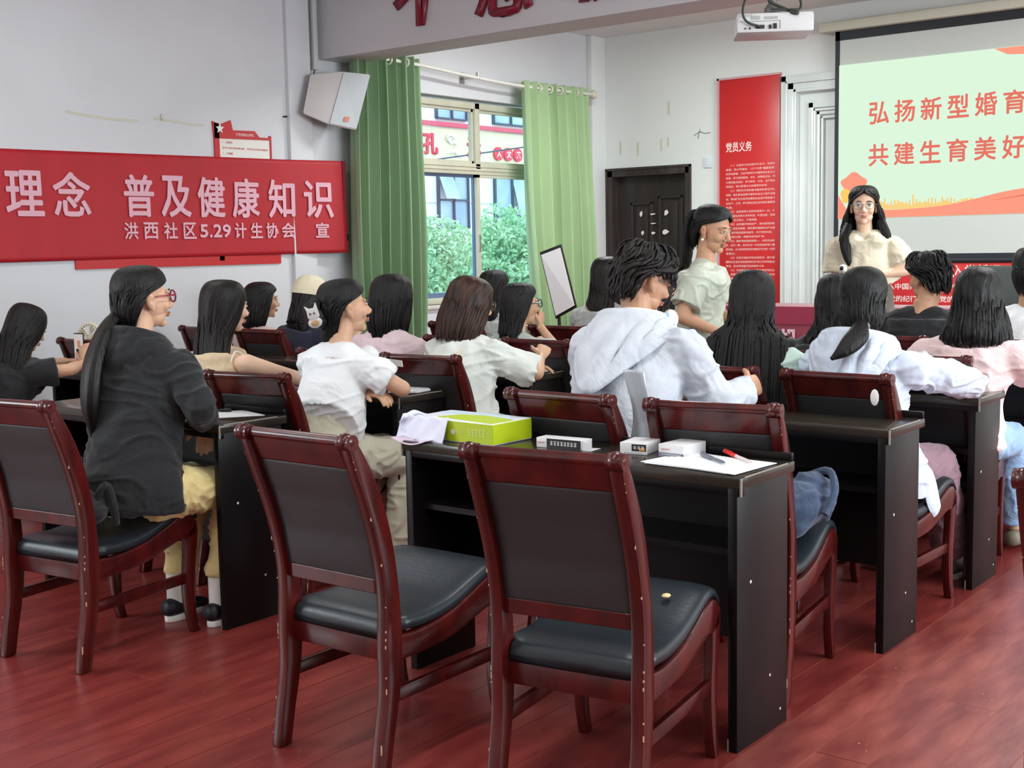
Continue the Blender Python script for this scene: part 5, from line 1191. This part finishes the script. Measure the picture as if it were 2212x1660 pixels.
# --- 15 pale blue jacket
p = Person('person in a pale blue hooded jacket with a low black ponytail, elbow on desk', (-1.80, 4.36), (-1.845, 4.40, 1.135), hyaw=20, hpitch=-10, vox=.007, hvox=.005, armR=((.245, .37, .815), (.02, .50, .80)), armL=((-.22, .26, .79), (-.05, .47, .79)), feet=(.58, .1), sh=.175)
PB_ = cloth('pale_blue_nylon', (202, 211, 227)); p.top(PB_, long_=True, loose=1.18, folds_=.010, seed=31, hood='down', hem=-.10, flare=1.06, name='hooded_jacket')
p.bottom(cloth('mauve_trousers', (140, 108, 120)), flare=1.2, loose=1.08); p.shoes(mat('shoe_taupe', (120, 112, 96), .6), mat('shoe_white', (236, 234, 230), .6))
p.hair(hair_rows('tied')[:-2]+[(-.06, .082, .092, -.02, 110), (-.10, .070, .075, -.022, 118), (-.125, .045, .055, -.03, 126)], HAIR, seed=32, ruff=.0022, kx=18)
p.lock([(.005, -.085, -.10), (.0, -.145, -.105), (-.01, -.195, -.15), (-.05, -.225, -.20), (-.095, -.235, -.235)], [.018, .024, .038, .028, .006], HAIR, ry=[.016, .02, .024, .018, .005], name='ponytail', seed=3)
hb = MB().tube([(.002+.022*cos(t), -.105, -.108+.020*sin(t)) for t in np.linspace(0, 2*pi, 17)], .006, 6).build('hair_tie', mat('tie_grey', (150, 152, 156), .5), p.root, smooth=True); hb.matrix_local = p.hm
ct = MB(); V, F = tube([(.185, .02, .55), (.20, .05, .50), (.205, .09, .42), (.21, .12, .37)], [.03, .05, .055, .04], [.012]*4, side=(0, 1, 0), n=12, sub=10); ct.add(V, F); ct.build('jacket_tail', PB_, p.root, smooth=True)
# --- 16 wavy-haired person in black
p = Person('person in black with wavy dark hair left of the pale blue hooded girl', (-2.33, 5.13), (-2.33, 5.27, 1.09), hyaw=6, vox=.010, hvox=.006, sh=.19)
p.top(BLK, sleeve=.9, loose=1.2, seed=34); p.bottom(cloth('light_denim', (150, 184, 222))); p.hair(hair_rows('long', .18, .02, .12), HAIR, seed=35, wave=.008, ruff=.005)
# --- 17 boy in black T-shirt facing left
p = Person('person with short black hair in a black T-shirt, face turned left toward the speaker', (-2.27, 6.02), (-2.235, 6.12, 1.165), hyaw=62, hpitch=-4, sex='m', vox=.010, hvox=.0045, skin=SKIN2, sh=.20)
p.top(BLK, sleeve=.62, loose=1.12, seed=36, name='t_shirt'); p.bottom(BLK); p.hair(hair_rows('man'), HAIR, seed=37, ruff=.009, kx=12, jag=.01, thick=.012, tips=200, tipmode='all')
# --- 18 pink blouse
p = Person('person in a pale pink blouse with a full black bob at the right', (-1.745, 5.12), (-1.69, 5.20, 1.115), hyaw=14, hpitch=-3, vox=.009, hvox=.006, armR=((.23, .22, .79), (.17, .43, .79)), sh=.185)
p.top(cloth('blush_pink', (232, 206, 206)), sleeve=.60, loose=1.2, cuff=1.15, folds_=.009, seed=38, name='blouse'); p.bottom(cloth('light_denim', (150, 184, 222)))
p.shoes(mat('shoe_taupe', (120, 112, 96), .6))
p.hair(hair_rows('bob')[:6]+[(-.03, .098, .108, -.018, 66), (-.08, .110, .110, -.024, 74), (-.125, .124, .112, -.03, 80), (-.16, .132, .110, -.034, 84), (-.18, .128, .104, -.034, 88)], HAIR, seed=39, ruff=.006, kx=20, wave=.004, tips=200)
# --- 19 white T-shirt at the right edge
p = Person('person in a white T-shirt cut off by the right picture edge', (-1.74, 6.0), (-1.735, 6.12, 1.18), hyaw=0, sex='m', vox=.010, hvox=.006, skin=SKIN2, sh=.2)
p.top(WT, sleeve=.62, loose=1.15, seed=40, name='t_shirt'); p.bottom(BLK); p.hair(hair_rows('man'), HAIR, seed=41, ruff=.005)
# --- 20 woman standing in pale green
p = Person('woman standing in a pale grey-green top, hair tied back, pearl earring, looking down', (-3.16, 5.46), (-3.10, 5.52, 1.42), yaw=-72, hyaw=-24, hpitch=-14, stand=True, seatz=.84, vox=.007, hvox=.003, skin=SKIN2, armR=((.205, -.03, 1.005), (.17, .17, .915), (-.1, 1, -.1), (-1, 0, -.3), .5), armL=((-.20, .08, .99), (-.06, .26, .93), (.4, .8, 0), (.3, 0, -1), .5), group='standing women', sh=.165, hunch=.0, face_narrow=1.1)
SG_ = cloth('sage_satin', (190, 196, 180), rough=.45)
p.top(SG_, sleeve=.72, loose=1.14, cuff=1.12, folds_=.008, seed=42, hem=-.06, name='satin_top', wide=1.02)
V, F = tube([(0, .0, .52), (0, .0, .65), (0, 0, .80), (0, 0, .92)], [.215, .20, .185, .15], [.17, .165, .15, .12], side=(1, 0, 0), n=30, sub=24)
sk = mk('skirt', V, F, cloth('cream_skirt', (206, 200, 180)), p.root, smooth=True)
p.hair(hair_rows('tied'), HAIR, seed=43, ruff=.002, kx=14)
p.lock([(0, -.09, .06), (-.0, -.13, .055), (-.005, -.15, .0), (0, -.14, -.08), (0, -.12, -.16), (0, -.11, -.22)], [.022, .026, .034, .036, .030, .008], HAIR, ry=[.02, .022, .024, .024, .02, .006], name='ponytail', seed=6)
er = MB().ball((.078, .004, -.046), .0075, 10).build('pearl_earring', mat('pearl', (240, 236, 230), .2), p.root, smooth=True); er.matrix_local = p.hm
wr = p.arm[1][1]; d = wr-p.arm[1][0]; d /= np.linalg.norm(d)
sd = np.cross(d, (0, 0, 1)); sd /= np.linalg.norm(sd); u2 = np.cross(sd, d)
MB().tube([wr-d*.02+sd*.031*cos(t)+u2*.027*sin(t) for t in np.linspace(0, 2*pi, 21)], .0025, 6).build('bracelet', METAL, p.root, smooth=True)
p.shoes(BLACK)
# --- 21 speaker with the microphone
p = Person('woman standing before the screen in a cream T-shirt with wavy black hair', (-2.96, 7.16), (-2.995, 7.13, 1.553), yaw=-163, hyaw=6, hpitch=-2, stand=True, seatz=.90, vox=.007, hvox=.003, skin=SKIN3, armL=((-.205, .05, 1.175), (.02, .165, 1.145), (1, .2, -.15), (0, -1, -.2), .6), armR=((.195, -.01, 1.14), (.19, .04, .92)), glasses=(mat('glasses_wire', (150, 140, 130), .3, metal=.6), .0014), group='standing women', sh=.165, hunch=-.02, face_narrow=1.12)
CR = cloth('cream_cotton', (216, 206, 182)); p.top(CR, sleeve=.84, loose=1.10, cuff=1.3, folds_=.0035, seed=44, hem=.17, flare=1.02, name='t_shirt')
p.bottom(cloth('grey_brown_trousers', (104, 98, 90)), waist=11)
W1 = [(.124, .002, .002, -.008, 0), (.121, .036, .042, -.008, 0), (.108, .064, .076, -.008, 0), (.082, .082, .098, -.010, 6), (.055, .088, .102, -.012, 36), (.02, .092, .098, -.014, 58), (-.04, .104, .092, -.018, 62), (-.10, .116, .082, -.02, 62), (-.16, .130, .078, -.015, 60), (-.21, .135, .070, -.012, 68), (-.25, .128, .066, -.02, 82)]
p.hair(W1, HAIR, seed=45, wave=.014, ruff=.009, kx=12, jag=.05, tips=220, tiplen=.05)
p.lock([(.085, .02, -.10), (.105, .055, -.17), (.10, .08, -.24), (.085, .09, -.31), (.07, .085, -.36)], [.020, .028, .028, .020, .005], HAIR, ry=[.016, .018, .018, .014, .004], seed=8, ruff=.3, m=50)
p.lock([(-.095, .0, -.08), (-.125, .02, -.15), (-.14, .015, -.20), (-.155, .0, -.235)], [.020, .026, .02, .005], HAIR, ry=[.016, .018, .016, .004], seed=9, ruff=.3, m=40)
p.shoes(BLACK)
mc = thing('microphone', 'small white handheld microphone with a dark round head held by the speaker', 'microphone', (-3.05, 6.98, 1.18))
MB().tube([(0, 0, .01), (.03, .03, -.13)], [.016, .012], 12).build('handle', WHITE, mc, smooth=True); MB().ball((0, -.012, .012), .024, 14).build('ring', WHITE, mc, smooth=True); MB().ball((0, -.028, .014), .014, 12).build('dark_lens', BLACK, mc, smooth=True)
# ================================================================== THINGS ON THE DESKS AND SEATS
Z = DH+.0005
def quad(pts, z=Z, th=.0012): 
    b = MB(); b.prism(pts, z, z+th, 'z'); return b
def paper(pts, label, z=Z, name='paper_sheet', th=.0015, group=None):
    return tag(quad(pts, z, th).build(name, PAPER, fix=True), label, 'paper', group)
PAP = paper
a = PAP([(-3.93, 2.90), (-3.76, 2.80), (-3.60, 3.04), (-3.78, 3.09)], 'white sheet lying on the left desk beside the black hooded girl'); 
PAP([(-3.70, 3.80), (-3.83, 4.02), (-3.70, 4.03), (-3.60, 3.96), (-3.585, 3.86)], 'folded white sheets by the elbow of the white T-shirt girl', th=.006)
PAP([(-4.55, 3.92), (-4.42, 3.90), (-4.40, 4.02), (-4.56, 4.03)], 'white printed sheet on the desk behind the left chair back')
PAP([(-3.86, 4.72), (-3.66, 4.72), (-3.62, 4.88), (-3.82, 4.93)], 'white sheet under the red pen on the blouse girl\'s desk', th=.003)
PAP([(-3.98, 5.62), (-3.70, 5.62), (-3.70, 5.78), (-3.98, 5.80)], 'white sheet on the fourth row desk left of the grey hooded boy')
tag(MB().box((-2.18, 4.84, Z), (-2.02, 5.05, Z+.002)).build('paper_sheet', PAPER), 'white sheet on the desk between mint sleeves and pale blue jacket', 'paper')
# papers and pens on the nearest desk
for k, (r, dz, lab) in enumerate(((0, 0, 'lowest of the three overlapping white sheets on the nearest desk'), (4, .002, 'middle one of the three overlapping white sheets on the nearest desk'), (-3, .004, 'top one of the white sheets on the nearest desk, two pens lying on it'))):
    c, s_ = cos(radians(r-8)), sin(radians(r-8)); q = [(-1.72+(.02*k)+x*c-y*s_, 3.02-.01*k+x*s_+y*c) for x, y in ((-.148, -.105), (.148, -.105), (.148, .105), (-.148, .105))]
    q = [(min(x, -1.545), max(min(y, 3.165), 2.88)) for x, y in q]
    PAP(q, lab, Z+dz, group=None)
def pen(p0, p1, m, label, cap=None, r=.0048):
    p0, p1 = np.array(p0), np.array(p1); d = (p1-p0); L = np.linalg.norm(d); d = d/L
    t = thing('pen', label, 'pen', tuple(p0))
    MB().tube([np.zeros(3), d*L*.12, d*L], [.0016, r, r], 10).build('barrel', m, t, smooth=True)
    MB().tube([d*L*.55, d*L*.97], [r*1.25, r*1.25], 10).build('grip' if not cap else 'cap', cap or m, t, smooth=True)
    MB().box((-.001, -.001, 0), (.001, .001, .002)).tube([d*L*.7+np.array([0, 0, r*1.4]), d*L*1.0+np.array([0, 0, r*1.4])], .0014, 6).build('clip', cap or m, t, smooth=True)
    return t
RP_ = mat('pen_red', (226, 52, 50), .3); CLR = mat('pen_clear', (222, 206, 204), .25); GP = mat('pen_grey', (108, 112, 124), .35)
pen((-1.585, 3.03, Z+.0125), (-1.735, 3.155, Z+.0125), CLR, 'red and clear ballpoint pen lying on the white sheets', RP_)
pen((-1.64, 2.985, Z+.0125), (-1.765, 3.075, Z+.0125), GP, 'grey ballpoint pen lying on the white sheets beside the red one')
pen((-3.80, 4.76, Z+.009), (-3.66, 4.78, Z+.009), RP_, 'short red pen on the sheet by the blouse girl\'s arm', RP_, .007)
pen((-3.66, 4.66, .842), (-3.55, 4.74, .845), mat('pencil_cream', (214, 204, 184), .5), 'cream pencil held by the girl in the white blouse')
pen((-3.86, 2.98, Z+.008), (-3.78, 3.03, Z+.008), BLACK, 'black pen on the loose sheet at left')
# tissue box: lime and white, torn open paper at its left end
tb = thing('tissue_box', 'lime green and white tissue carton lying flat with a torn white paper end', 'box', (-2.58, 3.02, Z), radians(-2)); LIME = mat('lime_card', (186, 206, 24), .4); WC = mat('white_card', (226, 228, 240), .5)
MB().box((-.175, -.09, 0), (.175, .10, .068)).build('carton', WC, tb, bevel=.003)
MB().box((-.02, -.0915, .004), (.176, -.0895, .066)).build('green_side', LIME, tb); MB().box((.1745, -.088, .004), (.1762, .098, .066)).build('green_end', LIME, tb)
MB().prism([(-.10, -.05), (.17, -.085), (.17, .02), (.06, .05), (-.06, .03)], .0682, .0692, 'z').build('green_top', LIME, tb)
MB().prism([(-.16, .02), (-.05, .06), (.14, .03), (.12, .09), (-.15, .09)], .0684, .0696, 'z').build('pale_top', mat('pale_blue_card', (206, 226, 240), .35), tb)
print_row('abcde', .075, .022, mat('lime_print', (222, 232, 130), .5), plane_M((.075, -.0925, .025), (1, 0, 0), (0, 0, 1)), tb)
MB().tube([(.012, -.0922, .033), (.012, -.0928, .033)], .009, 14).build('round_logo', WHITE, tb)
print_row('abcd', .028, .009, mat('lime_print', (222, 232, 130), .5), plane_M((.024, -.0925, .028), (1, 0, 0), (0, 0, 1)), tb)
V, F = grid(lambda u, v: np.stack([-.18-.028*np.sin(u*pi*1.2)+.012*np.sin(v*9), -.125+u*.24, .001+.085*v*(1-.35*u)+.006*np.sin(u*12+v*4)], -1), 26, 14, .0015)
TP = mat('tissue_paper', (224, 226, 244), .7); mk('torn_paper', V, F, TP, tb, smooth=True)
V, F = grid(lambda u, v: np.stack([-.20+u*.20, -.10-.035*v+.006*np.sin(u*9), .075-.070*v-.012*u*v+.004*np.sin(u*20+v*5)], -1), 26, 12, .0015); mk('torn_flap', V, F, TP, tb, smooth=True)
V, F = grid(lambda u, v: np.stack([-.20+u*.16, -.13-.03*v, .006-.018*v*np.sin(u*pi)], -1), 16, 6, .001); mk('paper_tongue', V, F, mat('paper_lilac', (206, 186, 206), .7), tb, smooth=True)
# pen cartons
def carton(loc_, rz, L, W, H, label, panels, open_end=False):
    t = thing('pen_carton', label, 'box', loc_, radians(rz)); MB().box((-L/2, -W/2, 0), (L/2, W/2, H)).build('carton', mat('carton_white', (224, 222, 224), .45), t, bevel=.0015)
    for (x0, x1, z0, z1, m, s, tm) in panels:
        MB().box((x0, -W/2-.0008, z0), (x1, -W/2+.001, z1)).build('printed_panel', m, t)
        if s: print_row(s, (x1-x0)*.8, (z1-z0)*.45, tm, plane_M((x0+(x1-x0)*.1, -W/2-.0014, z0+(z1-z0)*.28), (1, 0, 0), (0, 0, 1)), t)
    if open_end:
        MB().add(*hexa([Vector(p) for p in ((L/2, -W/2, 0), (L/2+.035, -W/2-.01, .002), (L/2+.035, -W/2-.01, .022), (L/2, -W/2, H))], [Vector(p) for p in ((L/2, -W/2+.001, 0), (L/2+.035, -W/2-.009, .002), (L/2+.035, -W/2-.009, .022), (L/2, -W/2+.001, H))])).add(*hexa([Vector(p) for p in ((L/2, -W/2, 0), (L/2+.03, -W/2, .001), (L/2+.03, W/2, .001), (L/2, W/2, 0))], [Vector(p) for p in ((L/2, -W/2, .001), (L/2+.03, -W/2, .002), (L/2+.03, W/2, .002), (L/2, W/2, .001))])).build('open_flap', mat('carton_white', (224, 222, 224), .45), t, fix=False)['kind'] = 'stuff'
    return t
BKP = mat('carton_black', (26, 24, 28), .4); RT = mat('red_print', (200, 40, 50), .5); GT = mat('grey_print', (120, 122, 136), .5); OR = mat('orange_print', (230, 160, 40), .5)
carton((-2.21, 3.025, Z), 4, .165, .055, .030, 'opened black and white pen carton lying behind the front chair', [(-.045, .075, .001, .029, BKP, 'abcdefgh', WHITE), (.080, .0825, .0, .0, BKP, None, None), (-.08, -.05, .010, .020, mat('carton_white', (224, 222, 224), .45), 'abcde', RT)], True)
carton((-1.975, 3.085, Z), 10, .085, .11, .034, 'white pen carton with black and orange label in the middle of the desk', [(-.005, .040, .010, .030, BKP, 'abc', WHITE), (.018, .036, .012, .020, OR, None, None), (-.036, .036, .002, .008, mat('carton_white', (224, 222, 224), .45), 'abcdefg', GT)])
carton((-1.845, 3.105, Z), -2, .085, .12, .036, 'white pen carton with grey band beside the paper sheets', [(-.0425, .0425, .002, .012, mat('carton_grey', (110, 112, 132), .45), 'abcdefghijkl', WHITE), (-.036, .0, .018, .026, mat('carton_white', (224, 222, 224), .45), 'abcde', RT)])
# clear plastic sleeve draped between the two chair backs
V, F = grid(lambda u, v: np.stack([-2.085+u*.07+.01*np.sin(v*4), 3.20-.02*v+.006*np.sin(u*8+v*5), .765+.215*v], -1), 12, 24, .0012)
sv = mk('plastic_sleeve', V, F, mat('clear_plastic', (176, 182, 190), .15, spec=.8), smooth=True); tag(sv, 'greyish clear plastic sleeve standing between the two chair backs behind the cartons', 'plastic sleeve')
# phone and fan far left
ph = thing('phone', 'smartphone held upright by the girl in black, its screen showing the room', 'phone', (-5.99, 3.80, .785), radians(8))
MB().box((-.037, -.004, 0), (.037, .004, .155)).build('case', BLACK, ph, bevel=.003); MB().box((-.034, -.0046, .006), (.034, -.0038, .149)).build('phone_screen', emis('phone_glow', (214, 206, 204), .8), ph)
MB().box((-.02, -.0050, .03), (.02, -.0045, .07)).build('screen_picture', emis('phone_dark', (60, 52, 56), .6), ph); MB().box((-.01, -.0050, .075), (.014, -.0045, .115)).build('screen_figure', emis('phone_skin', (220, 150, 120), .7), ph)
fn_ = thing('desk_fan', 'small cream round desk fan standing behind the phone at far left', 'fan', (-6.07, 3.92, Z), radians(20)); FC = mat('fan_cream', (226, 216, 192), .45)
MB().tube([(.075*cos(t), 0, .155+.075*sin(t)) for t in np.linspace(0, 2*pi, 33)], .010, 8, ry=None).build('ring', FC, fn_, smooth=True)
g = MB()
for k in range(24):
    a = 2*pi*k/24; g.tube([(.014*cos(a), -.018, .155+.014*sin(a)), (.072*cos(a+.3), -.012, .155+.072*sin(a+.3))], .0016, 4)
g.build('grille', FC, fn_, fix=False)['kind'] = 'stuff'
for k in range(5):
    a = 2*pi*k/5; V = [(.012*cos(a), 0, .155+.012*sin(a)), (.06*cos(a-.35), -.006, .155+.06*sin(a-.35)), (.066*cos(a+.1), .0, .155+.066*sin(a+.1)), (.055*cos(a+.5), .008, .155+.055*sin(a+.5))]
    MB().add(V, [(0, 1, 2, 3)]).build('blade', mat('fan_blade', (196, 186, 160), .4), fn_, fix=False)
MB().ball((0, 0, .155), (.018, .02, .018), 12).build('hub', FC, fn_, smooth=True); MB().tube([(0, .02, .08), (0, .02, .0)], .014, 10).box((-.045, -.03, 0), (.045, .06, .012)).build('foot', FC, fn_, smooth=False)
# backpack behind the hooded girl, denim bag on the next seat, white cord
bp = thing('backpack', 'black backpack squeezed between the chair back and the black hooded girl', 'backpack', (-3.77, 2.27, .455), radians(5)); BPM = cloth('nylon_black', (26, 27, 30))
me = voxel([ell((0, .04, .07), (.16, .075, .07), 18), ell((-.05, .04, .10), (.09, .06, .09), 14), ell((.08, .05, .05), (.10, .07, .05), 14)], .008, 3, 'bag_body'); folds(me, .008, 4); o = link('bag_body', me, BPM, bp); me.polygons.foreach_set('use_smooth', [True]*len(me.polygons))
MB().tube(catmull([(.13, .06, .09), (.165, .08, .14), (.17, .10, .06), (.15, .12, -.0)], 14), .014, 8, ry=None).build('shoulder_strap', BPM, bp, smooth=True)
MB().tube(catmull([(.135, -.02, .11), (.15, -.025, .08), (.152, -.03, .03), (.165, -.03, .005), (.155, -.03, .045)], 18), .0035, 6).tube(catmull([(.12, -.02, .115), (.135, -.025, .10), (.15, -.025, .085)], 8), .003, 6).build('white_cord', WHITE, bp, smooth=True)
db = thing('denim_bag', 'dark blue denim bag resting on the seat to the right of the nearest desk', 'bag', (-1.70, 3.52, .46)); DB = cloth('bag_denim', (48, 62, 88), (66, 84, 112))
me = voxel([ell((0, 0, .09), (.13, .15, .085), 18), ell((.02, .05, .13), (.09, .09, .05), 14), ell((-.02, -.06, .05), (.12, .10, .06), 14)], .008, 3, 'bag_body'); folds(me, .012, 8); o = link('bag_body', me, DB, db); me.polygons.foreach_set('use_smooth', [True]*len(me.polygons))
MB().tube(catmull([(.0, .10, .16), (.09, .07, .19), (.14, .0, .14), (.13, -.05, .08)], 16), .012, 8, ry=None).build('bag_strap', DB, db, smooth=True)

wc = MB(); wc.tube(catmull([(-1.62, 5.73, .757), (-1.60, 5.76, .79), (-1.63, 5.78, .80), (-1.66, 5.76, .77), (-1.63, 5.74, .757), (-1.56, 5.75, .76), (-1.58, 5.80, .757)], 40), .003, 6)
tag(wc.build('white_cord', WHITE, smooth=True), 'thin white cord curled on the desk at the right edge', 'cord')
